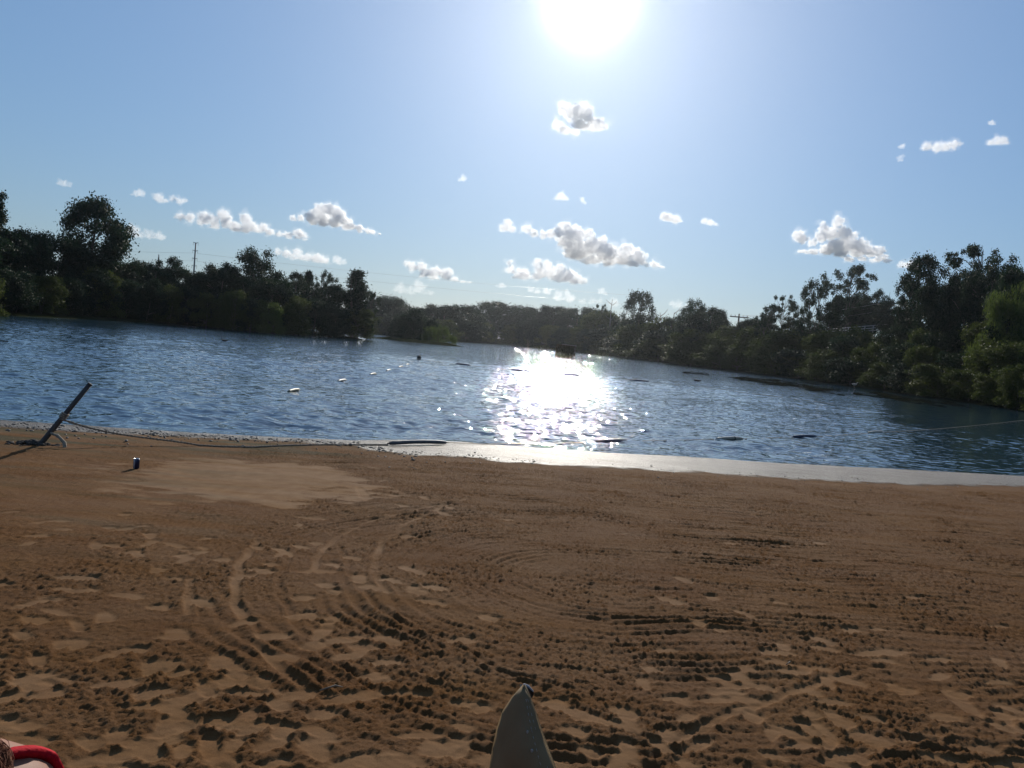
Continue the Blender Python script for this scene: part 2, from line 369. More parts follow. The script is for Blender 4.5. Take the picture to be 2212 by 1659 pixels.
def islet_dist(x, y):
    d = np.full(x.shape, 1e9)
    for (ax, ay), (bx, by) in zip(ISLET, ISLET[1:]):
        vx, vy = bx-ax, by-ay; t = np.clip(((x-ax)*vx+(y-ay)*vy)/(vx*vx+vy*vy), 0, 1)
        d = np.minimum(d, np.hypot(x-ax-t*vx, y-ay-t*vy))
    return d
def terrain_z(x, y):
    x = np.asarray(x, float); y = np.asarray(y, float)
    s = lake_dist(x, y)
    z = np.where(s < 0, np.maximum(-1.5, s*.25), .35*sstep(0, 2.5, s)+1.2*sstep(2, 25, s))
    # the embankment that carries the road on the right
    z = z + np.where(s > 0, 6.9*sstep(4, 13, s)*sstep(22, 40, x)*sstep(230, 150, y), 0)
    z = np.where(s > 0, z + .15*fbm(x*.12, y*.12, 3, 71)*sstep(1, 6, s), z)
    isl = islet_dist(x, y)
    z = np.maximum(z, .5*sstep(4.0, 1.5, isl) - 1.5*sstep(4.0, 5.2, isl))
    bz = (np.abs(x) < 49) & (y < 22.5) & (y > -31)
    return np.where(bz, np.minimum(z, -1.2), z)
def tz(x, y): return float(terrain_z(np.array([x]), np.array([y]))[0])
gx = np.concatenate([-np.geomspace(3000, 260, 14), np.arange(-240, 241, 3.0), np.geomspace(260, 3000, 14)])
gy = np.concatenate([-np.geomspace(2000, 80, 10), np.arange(-60, 420, 3.0), np.geomspace(430, 6000, 18)])
GX, GY = np.meshgrid(gx, gy)
GZ = terrain_z(GX, GY)
ny, nx = GX.shape; idx = np.arange(nx*ny).reshape(ny, nx)
F = np.stack([idx[:-1, :-1], idx[:-1, 1:], idx[1:, 1:], idx[1:, :-1]], -1).reshape(-1, 4)
m_bank = noisy('bank_soil', (.018, .024, .009), (.04, .04, .018), .6, 1.0, .6, 6, spec=0.0)
tag(mesh_obj('ground', np_mesh('ground', np.stack([GX, GY, GZ], -1).reshape(-1, 3), F), m_bank), 'grassy earth banks round the lake', 'ground', kind='structure')

# ------------------------------------------------------------------ water
def build_water():
    m, nt, b = material('lake_water')
    b.inputs['Base Color'].default_value = (.02, .052, .075, 1)
    b.inputs['Roughness'].default_value = .018; b.inputs['IOR'].default_value = 2.2
    pos = nd(nt, 'ShaderNodeNewGeometry').outputs['Position']
    def wave(scale, sx, sy, rot, detail, dist):
        mp = nd(nt, 'ShaderNodeMapping', {'Vector': pos, 'Scale': (sx, sy, 1), 'Rotation': (0, 0, rot)})
        return nd(nt, 'ShaderNodeTexNoise', {'Vector': mp.outputs[0], 'Scale': scale, 'Detail': detail, 'Roughness': .55, 'Distortion': dist}).outputs['Fac']
    w1 = wave(1.0, .7, 1.15, radians(-6), 2.0, .4)
    w2 = wave(3.2, .7, 1.1, radians(8), 2.0, .3)
    w3 = wave(14.0, .8, 1.0, radians(-12), 1.0, .2)
    def mul(a, k): return nd(nt, 'ShaderNodeMath', {0: a, 1: k}, operation='MULTIPLY').outputs[0]
    def plus(a, c): return nd(nt, 'ShaderNodeMath', {0: a, 1: c}, operation='ADD').outputs[0]
    # ripples too small or too far off for the mesh
    far = nd(nt, 'ShaderNodeAttribute', attribute_name='far').outputs['Fac']
    h = plus(plus(mul(mul(w1, .18), far), mul(w2, .085)), mul(w3, .002))
    calm = nd(nt, 'ShaderNodeTexNoise', {'Vector': nd(nt, 'ShaderNodeMapping', {'Vector': pos, 'Scale': (.02, .05, 1)}).outputs[0], 'Scale': 1.0, 'Detail': 2.0})
    amp = nd(nt, 'ShaderNodeMapRange', {'Value': calm.outputs['Fac'], 'From Min': .35, 'From Max': .65, 'To Min': .5, 'To Max': 1.0})
    brz = nd(nt, 'ShaderNodeAttribute', attribute_name='breeze').outputs['Fac']
    bp = nd(nt, 'ShaderNodeBump', {'Height': h, 'Strength': mul(amp.outputs[0], brz), 'Distance': 1.0})
    nt.links.new(bp.outputs[0], b.inputs['Normal'])
    V = []; F = []; A = []; S = []; base = 0
    def patch(xs, ys, real):
        nonlocal base
        X, Y = np.meshgrid(xs, ys); Z = np.zeros_like(X); fa = np.ones_like(X)
        if real:
            edge = sstep(78, 52, Y)*sstep(-.2, 1.6, Y-y_water(X))
            gust = np.clip(.85+.5*fbm(X*.06, Y*.11, 2, 201), .35, 1.25)
            for lam, amp_, rot, sd in ((1.5, .016, -.12, 202), (.80, .033, .15, 203), (.45, .040, -.2, 204), (.28, .025, .1, 205), (.15, .003, -.05, 206)):
                c_, s_ = cos(rot), sin(rot); xr = (X*c_+Y*s_)*.74/lam; yr = (Y*c_-X*s_)*.9/lam
                wx = .35*gnoise(xr*.6, yr*.6, sd+40)
                Z += amp_*gnoise(xr+wx, yr+wx, sd)*sstep(2.0, 3.6, lam/np.maximum(Y*.003, .03))
            shel = sstep(-1.5, 4.0, X-.45*Y+1.2*fbm(X*.15, Y*.1, 2, 211)); gust = gust*(1-.62*shel)      # lee of the right bank
            Z *= edge*gust; fa = 1-sstep(70, 22, Y)*sstep(-.2, 1.6, Y-y_water(X))
            fa = np.where(Y-y_water(X) < 1.6, np.minimum(fa, .3), fa)
        shel = sstep(-1.5, 4.0, X-.45*Y+1.2*fbm(X*.15, Y*.1, 2, 211))
        S.append((1-.7*shel).ravel())
        ny_, nx_ = X.shape; i = np.arange(nx_*ny_).reshape(ny_, nx_)+base
        F.append(np.stack([i[:-1, :-1], i[:-1, 1:], i[1:, 1:], i[1:, :-1]], -1).reshape(-1, 4))
        V.append(np.stack([X, Y, Z], -1).reshape(-1, 3)); A.append(fa.ravel()); base += X.size
    def geo_(a, e, r):
        out = [a]
        while out[-1]*(1+r) < e: out.append(out[-1]*(1+r))
        return np.array(out+[e])
    patch(np.arange(-21, 25.001, .032), geo_(9.5, 32, .0028), True)
    patch(np.arange(-52, 58.01, .10), geo_(32, 80, .0032), True)
    patch(np.linspace(-400, 300, 36), np.linspace(80, 420, 26), False)
    for x0, x1, y0, y1 in ((-400, -21, 9.5, 32), (25, 300, 9.5, 32), (-400, -52, 32, 80), (58, 300, 32, 80)): patch(np.linspace(x0, x1, 8), np.linspace(y0, y1, 4), False)
    me = np_mesh('water', np.concatenate(V), np.concatenate(F))
    at_ = me.attributes.new('far', 'FLOAT', 'POINT'); at_.data.foreach_set('value', np.concatenate(A).astype(np.float32))
    at_ = me.attributes.new('breeze', 'FLOAT', 'POINT'); at_.data.foreach_set('value', np.concatenate(S).astype(np.float32))
    tag(mesh_obj('water', me, m), 'rippled blue lake glittering under the low sun', 'lake', kind='structure')
build_water()

# ------------------------------------------------------------------ trees
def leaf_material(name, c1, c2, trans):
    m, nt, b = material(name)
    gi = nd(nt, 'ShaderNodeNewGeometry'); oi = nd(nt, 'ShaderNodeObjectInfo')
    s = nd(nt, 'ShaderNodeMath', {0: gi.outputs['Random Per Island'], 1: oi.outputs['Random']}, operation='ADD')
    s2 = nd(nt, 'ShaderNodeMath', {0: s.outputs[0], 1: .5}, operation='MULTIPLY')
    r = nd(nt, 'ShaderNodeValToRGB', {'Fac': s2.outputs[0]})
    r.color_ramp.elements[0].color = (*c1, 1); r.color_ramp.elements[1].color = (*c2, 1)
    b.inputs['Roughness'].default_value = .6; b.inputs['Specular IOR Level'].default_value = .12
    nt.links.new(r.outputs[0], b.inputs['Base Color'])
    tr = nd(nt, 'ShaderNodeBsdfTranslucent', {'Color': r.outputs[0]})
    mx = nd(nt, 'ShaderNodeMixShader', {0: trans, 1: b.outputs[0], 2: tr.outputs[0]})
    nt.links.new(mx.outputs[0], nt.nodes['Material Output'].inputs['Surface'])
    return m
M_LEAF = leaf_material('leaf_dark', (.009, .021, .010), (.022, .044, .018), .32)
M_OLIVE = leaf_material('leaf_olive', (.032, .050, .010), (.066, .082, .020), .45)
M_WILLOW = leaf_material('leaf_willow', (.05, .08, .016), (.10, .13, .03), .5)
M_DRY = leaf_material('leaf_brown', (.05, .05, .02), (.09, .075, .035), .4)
M_BARK = noisy('bark', (.045, .036, .028), (.10, .085, .07), 6, .9, .6, 20, stretch=(1, 1, .25))
M_DEAD = noisy('dead_wood', (.16, .14, .12), (.30, .27, .24), 6, .9, .5, 20)

def crown_np(clumps, n_leaf, size, rs, flat=.75, droop=0.0):
    """leaf-sized diamonds scattered through clumps; unit tree"""
    vol = np.array([c[3]**2 for c in clumps]); pick = rs.choice(len(clumps), n_leaf, p=vol/vol.sum())
    C = np.array(clumps)[pick]
    d = rs.normal(size=(n_leaf, 3)); d /= np.linalg.norm(d, axis=1)[:, None]
    rad = rs.rand(n_leaf)**.5; far = rs.rand(n_leaf) < .33; rad[far] *= 1+.9*rs.rand(far.sum())
    P = C[:, :3] + d*(rad*C[:, 3])[:, None]*np.array([1, 1, flat])
    if droop: P[:, 2] -= droop*rs.rand(n_leaf)*C[:, 3]*1.6
    a = rs.normal(size=(n_leaf, 3)); a[:, 2] = a[:, 2]*.6 - droop*3; a /= np.linalg.norm(a, axis=1)[:, None]
    b = np.cross(a, rs.normal(size=(n_leaf, 3))); b /= np.linalg.norm(b, axis=1)[:, None]
    s = size*(.55+.9*rs.rand(n_leaf))[:, None]; w = s*(.28 if droop else .55)
    q = np.stack([P-a*s, P+b*w, P+a*s, P-b*w], 1); q[:, :, 2] = np.maximum(q[:, :, 2], .004)
    return np_mesh('crown', q.reshape(-1, 3), np.arange(n_leaf*4).reshape(-1, 4), smooth=False)
def trunk_bm(clumps, top, r0, rs, n_limb, lean=.04, forks=1):
    bm = bmesh.new()
    for k in range(forks):
        wob = rs.normal(0, lean, (7, 2)).cumsum(0)*.35; wob[0] = 0
        if forks > 1: wob += np.linspace(0, 1, 7)[:, None]*np.array([cos(k*2.4), sin(k*2.4)])*.13
        pts = [Vector((wob[i, 0], wob[i, 1], top*i/6 - .015*(i == 0))) for i in range(7)]
        tube(bm, pts, [r0*(1-.13*i)/(1 if forks == 1 else 1.4) for i in range(7)], 7)
        big = sorted(clumps, key=lambda c: -c[3]*(.4+rs.rand()))[:n_limb]
        for c in big:
            e = Vector(c[:3]); zz = min(max(.12, e.z-.12-.2*rs.rand()), top*.95); f = zz/top*6; i = min(int(f), 5)
            s = pts[i].lerp(pts[i+1], f-i); mid = s.lerp(e, .5)+Vector(rs.normal(0, .02, 3)) + Vector((0, 0, .02))
            tube(bm, [s, mid, e], [r0*.38*(1-zz*.5), r0*.24, r0*.09], 5)
    return bm
def clump_set(kind, rs):
    out = []
    def put(n, rfun, z0, z1, cr0, cr1, inner=.35):
        ph = rs.rand(4)*6.28
        for _ in range(n):
            z = z0+(z1-z0)*rs.rand(); a = rs.rand()*2*pi
            lob = 1+.22*sin(2*a+ph[0])+.16*sin(3*a+ph[1]+z*5)+.12*sin(9*z+ph[2])
            R = rfun(z)*lob*(inner+(1-inner)*rs.rand()**.5)
            out.append((R*cos(a), R*sin(a), z, cr0+(cr1-cr0)*rs.rand()))
    if kind == 'round': put(80, lambda z: .40*math.sqrt(max(0, 1-((z-.55)/.43)**2))+.02, .15, .95, .07, .125)
    if kind == 'airy': put(64, lambda z: .40*math.sqrt(max(0, 1-((z-.60)/.40)**2))+.02, .22, .96, .04, .085, .12)
    if kind == 'tall': put(64, lambda z: .27*math.sqrt(max(0, 1-((z-.55)/.46)**2))+.02, .12, .97, .06, .10, .2)
    if kind == 'conic': put(60, lambda z: .34*(1.02-z)**.75*(.75+.25*sin(z*34)), .08, .98, .035, .085, .3)
    if kind == 'shrub': put(80, lambda z: .5*math.sqrt(max(0, 1-z**2.2))+.03, .03, .93, .09, .16)
    if kind == 'bush': put(80, lambda z: .48*math.sqrt(max(0, 1-((z-.4)/.6)**2))+.03, .04, .92, .09, .16)
    if kind == 'willow': put(46, lambda z: .46*math.sqrt(max(0, 1-((z-.5)/.5)**2))+.03, .1, .93, .08, .15)
    if kind == 'sparse':
        put(30, lambda z: .36*math.sqrt(max(0, 1-((z-.68)/.34)**2))+.03, .38, .96, .035, .07, .3)
    return out
SPEC = {'round': (30000, .0125, .95, .028, 12, M_LEAF, 1), 'airy': (13000, .0115, .95, .022, 20, M_LEAF, 2), 'tall': (15000, .012, .9, .022, 12, M_LEAF, 1),
        'conic': (14000, .012, .93, .02, 16, M_LEAF, 1), 'shrub': (18000, .019, .7, .02, 8, M_OLIVE, 2), 'bush': (20000, .017, .7, .02, 8, M_LEAF, 2),
        'willow': (14000, .018, .8, .024, 10, M_WILLOW, 2), 'sparse': (5500, .0125, .9, .018, 18, M_LEAF, 2)}
PROTO = {}
for kind, (nl, sz, top, r0, nlimb, mat, forks) in SPEC.items():
    for v in range(3):
        rs = np.random.RandomState(100+v*31+len(kind)*7)
        cl = clump_set(kind, rs)
        cm = crown_np(cl, nl, sz, rs, droop=.8 if kind == 'willow' else 0.0); cm.materials.append(mat)
        bm = trunk_bm(cl, top, r0, rs, nlimb, forks=forks); tm = bpy.data.meshes.new('trunk'); bm.to_mesh(tm); bm.free(); tm.materials.append(M_BARK)
        PROTO[kind, v] = (cm, tm)
TREE_N = [0]
def tree(name, kind, px, top, D, wide, label, group, cat='tree', mat=None):
    """a tree whose middle stands D metres ahead under photo column px, as tall as its top at photo row `top`"""
    t = at(px, top, D); x, y = t.x, t.y; z0 = tz(x, y); h = t.z-z0
    w = wide/FPX*D                                  # crown width in metres
    v = TREE_N[0] % 3; TREE_N[0] += 1
    r = empty(name, (x, y, z0), random.uniform(0, 6.28))
    nat = {'round': .86, 'airy': .84, 'tall': .60, 'conic': .66, 'shrub': 1.12, 'bush': 1.1, 'willow': 1.05, 'sparse': .8}[kind]
    r.scale = (w/nat, w/nat, h/.99)
    cm, tm = PROTO[kind, v]
    if mat is not None:
        key = (kind, v, mat.name)
        if key not in PROTO:
            c2 = cm.copy(); c2.materials.clear(); c2.materials.append(mat); PROTO[key] = c2
        cm = PROTO[key]
    mesh_obj('trunk', tm, None, r); mesh_obj('crown', cm, None, r)
    tag(r, label, cat, group); return r

ORD = ['first', 'second', 'third', 'fourth', 'fifth', 'sixth', 'seventh', 'eighth', 'ninth', 'tenth', 'eleventh', 'twelfth', 'thirteenth', 'fourteenth', 'fifteenth', 'sixteenth', 'seventeenth', 'eighteenth', 'nineteenth', 'twentieth', 'twenty-first', 'twenty-second', 'twenty-third', 'twenty-fourth', 'twenty-fifth']
def interp(tab, x):
    return float(np.interp(x, [a for a, *_ in tab], [b for _, b in tab]))
# distances of the three banks by photo column
LD = [(-80, 62), (0, 70), (200, 88), (400, 100), (600, 99), (740, 112), (810, 121)]
RD = [(1080, 314), (1180, 290), (1300, 262), (1400, 201), (1500, 155), (1700, 126), (1845, 98), (2000, 79), (2212, 61), (2330, 55)]
SH = 'shrubs in the waterside thicket on the left bank'
GL = 'trees behind the left bank thicket'; GR = 'trees on the right bank embankment'; GS = 'shrubs on the slope of the right bank'; GF = 'trees on the far shore'
# left bank: front row at the water, then the mass behind
for i, x in enumerate(np.linspace(-40, 772, 19)):
    x += random.uniform(-12, 12); D = interp(LD, x)+1.5
    top = interp([(-40, 585), (200, 590), (400, 625), (600, 645), (790, 655)], x) + random.uniform(-14, 14)
    tree('waterside_shrub', 'bush' if i % 3 else 'shrub', x, top, D, 105*70/D+random.uniform(-8, 12),
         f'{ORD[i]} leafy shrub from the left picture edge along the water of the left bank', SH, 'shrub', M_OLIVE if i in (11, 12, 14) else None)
for i, x in enumerate(np.linspace(-30, 752, 16)):
    x += random.uniform(-10, 10); D = interp(LD, x)+8
    top = interp([(-30, 500), (60, 497), (130, 508), (210, 555), (300, 572), (390, 580), (440, 596), (490, 582), (600, 602), (690, 600), (735, 625), (800, 640)], x) + random.uniform(-3, 7)
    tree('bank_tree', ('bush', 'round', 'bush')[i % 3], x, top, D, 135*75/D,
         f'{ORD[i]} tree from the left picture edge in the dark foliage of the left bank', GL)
L1 = [('cypress_tree', 'conic', -2, 420, 78, 110, 'tall pointed evergreen cut by the left picture edge'),
      ('broad_tree', 'round', 208, 438, 96, 158, 'biggest round-topped tree on the left bank with sky showing through'),
      ('bank_tree', 'round', 305, 566, 104, 80, 'low rounded tree just right of the big round-topped tree'),
      ('spiky_tree', 'airy', 355, 552, 108, 105, 'ragged tree with a dead spike left of the tall pylon'),
      ('bank_tree', 'airy', 425, 588, 112, 70, 'small airy tree at the foot of the tall pylon'),
      ('bank_tree', 'round', 482, 574, 110, 90, 'rounded tree leaning against the left side of the domed tree'),
      ('domed_tree', 'round', 556, 540, 112, 118, 'domed tree with lacy leaves in the middle of the left bank'),
      ('bank_tree', 'tall', 640, 592, 118, 55, 'upright tree right of the lacy domed tree'),
      ('bank_tree', 'conic', 668, 588, 122, 60, 'pointed dark tree left of the small flat-topped tree'),
      ('flat_topped_tree', 'airy', 702, 584, 118, 66, 'small flat-topped tree with open branches on the left bank'),
      ('cypress_tree', 'conic', 772, 588, 119, 118, 'pointed cypress at the tip of the left bank'),
      ('bank_tree', 'airy', 800, 630, 124, 44, 'small airy tree at the right end of the left bank')]
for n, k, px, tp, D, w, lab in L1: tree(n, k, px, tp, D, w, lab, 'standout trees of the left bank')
# olive shrubs that catch light
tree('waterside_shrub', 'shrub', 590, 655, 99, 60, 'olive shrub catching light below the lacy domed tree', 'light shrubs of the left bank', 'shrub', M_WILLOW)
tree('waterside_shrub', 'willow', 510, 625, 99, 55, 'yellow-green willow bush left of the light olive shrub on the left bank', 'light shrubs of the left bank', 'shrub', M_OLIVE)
# islet
for px, tp, D, w, k, lab in [(872, 684, 152, 54, 'bush', 'dark rounded bush at the left end of the islet'), (895, 664, 150, 66, 'bush', 'tallest dark bush in the middle of the islet'),
                             (922, 690, 148, 50, 'bush', 'dark bush behind the willow on the islet'), (855, 703, 154, 30, 'bush', 'small dark bush at the islet edge beside the channel')]:
    tree('islet_bush', k, px, tp, D, w, lab, 'bushes on the islet', 'bush')
tree('willow_bush', 'willow', 948, 699, 143, 62, 'pale green willow bush at the right end of the islet', 'bushes on the islet', 'bush')
# far shore
for i, x in enumerate(np.linspace(815, 1340, 15)):
    x += random.uniform(-10, 10)
    D = interp([(815, 262), (900, 250), (985, 245), (1080, 330), (1200, 310), (1340, 260)], x)
    tp = interp([(815, 648), (850, 640), (885, 662), (930, 668), (975, 655), (1030, 662), (1060, 656), (1100, 652), (1140, 672), (1175, 660), (1230, 668), (1275, 664), (1310, 676), (1345, 690)], x)
    tree('far_tree', ('round', 'bush', 'round', 'tall')[i % 4], x, tp, D+12, 92+random.uniform(-8, 14), f'{ORD[i]} hazy tree from the left along the far shore skyline', GF)
for i, x in enumerate(np.linspace(825, 1330, 15)):
    x += random.uniform(-8, 8)
    D = interp([(815, 256), (900, 240), (985, 236), (1080, 318), (1200, 290), (1340, 245)], x)+4
    tree('far_shrub', 'bush' if i % 2 else 'shrub', x, interp([(815, 685), (1000, 690), (1200, 700), (1340, 712)], x)+random.uniform(-6, 6), D, 66, f'{ORD[i]} shrub from the left at the water of the far shore', 'shrubs along the far shore', 'shrub')
# right bank slope of shrubs in three rows
for row, (n, off, tops) in enumerate([(17, 2.0, [(1300, 728), (1500, 742), (1700, 757), (1850, 768), (2000, 790), (2280, 800)]),
                                      (16, 7.0, [(1300, 700), (1500, 712), (1700, 725), (1850, 733), (2000, 745), (2280, 740)]),
                                      (15, 13.0, [(1300, 682), (1420, 690), (1500, 690), (1700, 705), (1790, 712), (1900, 716), (2000, 708), (2280, 690)])]):
    for i, x in enumerate(np.linspace(1310, 2270, n)):
        x += random.uniform(-14, 14); D = interp(RD, x)+off
        tree('slope_shrub', ('shrub', 'bush')[(i+row) % 2], x, interp(tops, x)+random.uniform(-9, 9), D, 95+random.uniform(-10, 25),
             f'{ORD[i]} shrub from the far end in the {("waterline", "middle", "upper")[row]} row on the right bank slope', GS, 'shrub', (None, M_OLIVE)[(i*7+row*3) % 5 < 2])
RT = [('far_tree', 'sparse', 1300, 656, 280, 40, 'thin far tree left of the bleached dead snag'),
      ('lone_tree', 'tall', 1384, 634, 225, 62, 'lone upright tree rising over the bank right of the dead snags'),
      ('bank_tree', 'round', 1500, 650, 185, 72, 'rounded tree right of the two short dead snags'),
      ('bank_tree', 'bush', 1548, 667, 175, 66, 'low airy tree just left of the wooden utility pole'),
      ('bank_tree', 'bush', 1635, 690, 150, 70, 'low green tree right of the wooden utility pole'),
      ('forked_tree', 'sparse', 1662, 652, 140, 78, 'open forked tree with bare limbs, left one of a pair'),
      ('forked_tree', 'sparse', 1698, 637, 142, 70, 'open forked tree with bare limbs, right one of a pair'),
      ('bank_tree', 'airy', 1765, 608, 128, 80, 'feathery tree left of the white guard rail'),
      ('bank_tree', 'tall', 1800, 640, 126, 70, 'dark dense tree between the feathery tree and the taller one'),
      ('tall_tree', 'airy', 1842, 574, 156, 98, 'tall feathery tree rising behind the white guard rail'),
      ('bank_tree', 'round', 1862, 640, 162, 80, 'dark rounded tree under the tall feathery tree'),
      ('bank_tree', 'airy', 1915, 626, 150, 66, 'low pale tree in the dip right of the tall feathery tree'),
      ('tall_tree', 'tall', 2002, 556, 100, 92, 'dark upright tree with a fork low on its trunk'),
      ('bank_tree', 'airy', 1968, 610, 102, 60, 'lacy tree on the left side of the dark upright tree'),
      ('bank_tree', 'round', 2060, 610, 100, 90, 'dense tree between the dark upright tree and the tallest one'),
      ('tallest_tree', 'airy', 2120, 532, 96, 118, 'tallest airy tree near the right picture edge'),
      ('bank_tree', 'round', 2150, 590, 98, 110, 'dense dark tree under the tallest airy tree'),
      ('bank_tree', 'tall', 2190, 570, 92, 70, 'dark tree on the right flank of the tallest airy tree'),
      ('willow_tree', 'willow', 2178, 618, 76, 110, 'bright green willow at the right picture edge'),
      ('willow_tree', 'willow', 2240, 600, 74, 120, 'green willow cut by the right picture edge')]
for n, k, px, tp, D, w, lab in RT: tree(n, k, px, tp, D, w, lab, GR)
for i, (px, tp, dd) in enumerate([(1455, 690, 20), (1530, 678, 18), (1632, 696, 18), (1740, 690, 18), (1830, 652, 62), (1890, 655, 62), (1945, 648, 52), (2030, 618, 18), (2090, 588, 18), (2150, 578, 18), (2205, 585, 16)]):
    tree('bank_tree', 'round', px, tp, interp(RD, px)+dd, 92, f'{ORD[i]} full dark tree from the far end in the wood topping the right bank', 'full trees along the top of the right bank')
# dead snags
def snag(px, base, top, D, lab, seed, lean=0.0, limbs=4):
    rs = np.random.RandomState(seed); p = at(px, top, D); z0 = tz(p.x, p.y); h = p.z-z0
    r = empty('dead_snag', (p.x, p.y, z0)); bm = bmesh.new()
    pts = [Vector((lean*h*(i/5)**2+rs.normal(0, .1), rs.normal(0, .1), h*i/5-.1*(i == 0))) for i in range(6)]
    tube(bm, pts, [.3, .26, .22, .17, .12, .06], 6); bm_obj('trunk', bm, M_DEAD, r)
    for k in range(limbs):
        i = 3+k % 2; s = pts[i].lerp(pts[i+1], rs.rand()); e = s+Vector((rs.choice([-1, 1])*(1.2+rs.rand()), rs.normal(), 1.4+rs.rand()))
        bm = bmesh.new(); tube(bm, [s, s.lerp(e, .5)+Vector((.1, 0, -.15)), e], [.11, .08, .03], 5); bm_obj('branch', bm, M_DEAD, r)
    tag(r, lab, 'dead tree', 'bleached dead snags on the skyline')
snag(1322, 690, 646, 262, 'bleached dead snag with bare branches, tallest one', 1)
snag(1346, 690, 662, 255, 'leaning dead snag right of the tallest bleached one', 2, .1)
snag(1437, 692, 676, 200, 'short dead snag with a broken top', 3, -.1)
snag(1456, 692, 675, 198, 'thin straight dead snag, rightmost of the dead ones', 4)
snag(345, 600, 550, 108, 'dead spike standing in the ragged tree left of the pylon', 5, 0.0, 0)

# ------------------------------------------------------------------ poles, wires, guard rail
M_STEEL = noisy('weathered_steel', (.10, .10, .11), (.18, .18, .19), 5, .6, .1, metallic=.3)
M_POLEWOOD = noisy('pole_wood', (.06, .045, .035), (.12, .09, .07), 5, .85, .4, 30, stretch=(1, 1, .1))
M_WIRE = noisy('wire', (.25, .25, .26), (.4, .4, .4), 3, .4, metallic=.6)
def along(a, b, sag, n=14):
    return [a.lerp(b, i/n) - Vector((0, 0, sag*4*(i/n)*(1-i/n))) for i in range(n+1)]
p = at(423, 524, 330); z0 = tz(p.x, p.y); H = p.z-z0
pylon = empty('transmission_pole', (p.x, p.y, z0)); bm = bmesh.new()
tube(bm, [(0, 0, -.3), (0, 0, H*.5), (0, 0, H)], [.42, .37, .28], 10); bm_obj('pole', bm, M_STEEL, pylon)
ARM = []
for hz in (524, 541, 558, 574):
    z = at(423, hz+1, 330).z - z0; bm = bmesh.new()
    tube(bm, [(-1.1, 0, z+.3), (-.3, 0, z), (.3, 0, z), (1.1, 0, z+.3)], [.09, .15, .15, .09], 6); a = bm_obj('crossarm', bm, M_STEEL, pylon)
    for s in (-1, 1):
        bm = bmesh.new(); tube(bm, [(s*1.05, 0, z+.28), (s*1.05, 0, z-1.0)], .06, 6); bm_obj('insulator', bm, M_STEEL, a)
    ARM.append(z)
tag(pylon, 'tall grey steel transmission pole with short arms above the left bank', 'pole')
for z, nm in ((ARM[1], 'upper'), (ARM[2], 'lower')):
    for s, e, wd in ((-1, at(-300, 505 if nm == 'upper' else 530, 330), 'left'), (1, at(1400, 640 if nm == 'upper' else 660, 420), 'right')):
        a = Vector((p.x+s*1.05, p.y, z0+z-1.0)); bm = bmesh.new(); tube(bm, along(a, e, 1.5), .035, 5)
        tag(bm_obj('power_line', bm, M_WIRE), f'{nm} thin power line running {wd} from the tall steel pole', 'power line', 'power lines of the steel pole')
p = at(1597, 678, 178); z0 = tz(p.x, p.y); H = p.z-z0
up = empty('utility_pole', (p.x, p.y, z0)); bm = bmesh.new()
tube(bm, [(0, 0, -.3), (0, 0, H*.5), (0, 0, H)], [.26, .22, .17], 8); bm_obj('pole', bm, M_POLEWOOD, up)
bm = bmesh.new(); box(bm, (0, -.18, H-.75), (4.3, .18, .24)); ca = bm_obj('crossarm', bm, M_POLEWOOD, up, False)
for x in (-1.9, -.9, .9, 1.9):
    bm = bmesh.new(); tube(bm, [(x, -.18, H-.6), (x, -.18, H-.3)], [.07, .05], 6); bm_obj('insulator', bm, M_STEEL, ca)
tag(up, 'wooden utility pole with one crossarm above the right bank', 'utility pole')
e2 = at(1912, 655, 150); z2 = tz(e2.x, e2.y)
up2 = empty('utility_pole', (e2.x, e2.y, z2)); H2 = e2.z-z2; bm = bmesh.new()
tube(bm, [(0, 0, -.3), (0, 0, H2)], [.24, .17], 8); bm_obj('pole', bm, M_POLEWOOD, up2)
bm = bmesh.new(); box(bm, (0, -.16, H2-.35), (3.0, .16, .2)); bm_obj('crossarm', bm, M_POLEWOOD, up2, False)
tag(up2, 'wooden utility pole hidden among the trees right of the white guard rail', 'utility pole')
for i, (x, dz, nm) in enumerate([(-1.3, -.2, 'front upper'), (1.3, -.2, 'rear upper'), (-.9, -1.6, 'middle'), (0, -5.0, 'lowest')]):
    a = Vector((e2.x+x, e2.y-.16, e2.z+dz)); b = Vector((up.location.x+x, up.location.y-.2, up.location.z+H-.4+min(0, dz+.2)))
    bm = bmesh.new(); tube(bm, along(b, a, .9), .022, 5)
    tag(bm_obj('power_line', bm, M_WIRE), f'{nm} wire sloping up from the crossarm pole to the pole in the trees', 'power line', 'wires over the right bank')
    e = at(2330, 668+i*9, 88); bm = bmesh.new(); tube(bm, along(a, e, .6), .022, 5)
    tag(bm_obj('power_line', bm, M_WIRE), f'{nm} wire running to the right picture edge through the dark trees', 'power line', 'wires over the right bank')
M_RAIL = noisy('white_rail', (.35, .35, .33), (.5, .5, .47), 4, .5)
a, b = at(1782, 712, 146), at(1925, 700, 138)
zr = max(tz(a.x, a.y), tz(b.x, b.y))
gr = empty('guard_rail', (a.x, a.y, tz(a.x, a.y)))
for k, zz in enumerate((a.z, a.z-.45, a.z-.9)):
    bm = bmesh.new(); s = Vector((0, 0, zz-gr.location.z)); e = Vector((b.x-a.x, b.y-a.y, b.z-a.z+zz-gr.location.z))
    tube(bm, [s, e], .07, 8); bm_obj('rail', bm, M_RAIL, gr)
for k in range(9):
    q = a.lerp(b, k/8); bm = bmesh.new(); g = tz(q.x, q.y)
    tube(bm, [(q.x-a.x, q.y-a.y+.16, q.z-1.3-gr.location.z), (q.x-a.x, q.y-a.y+.16, q.z-gr.location.z+.1)], .08, 6); bm_obj('post', bm, M_RAIL, gr)
tag(gr, 'white roadside guard rail seen between the trees on the right bank', 'guard rail')

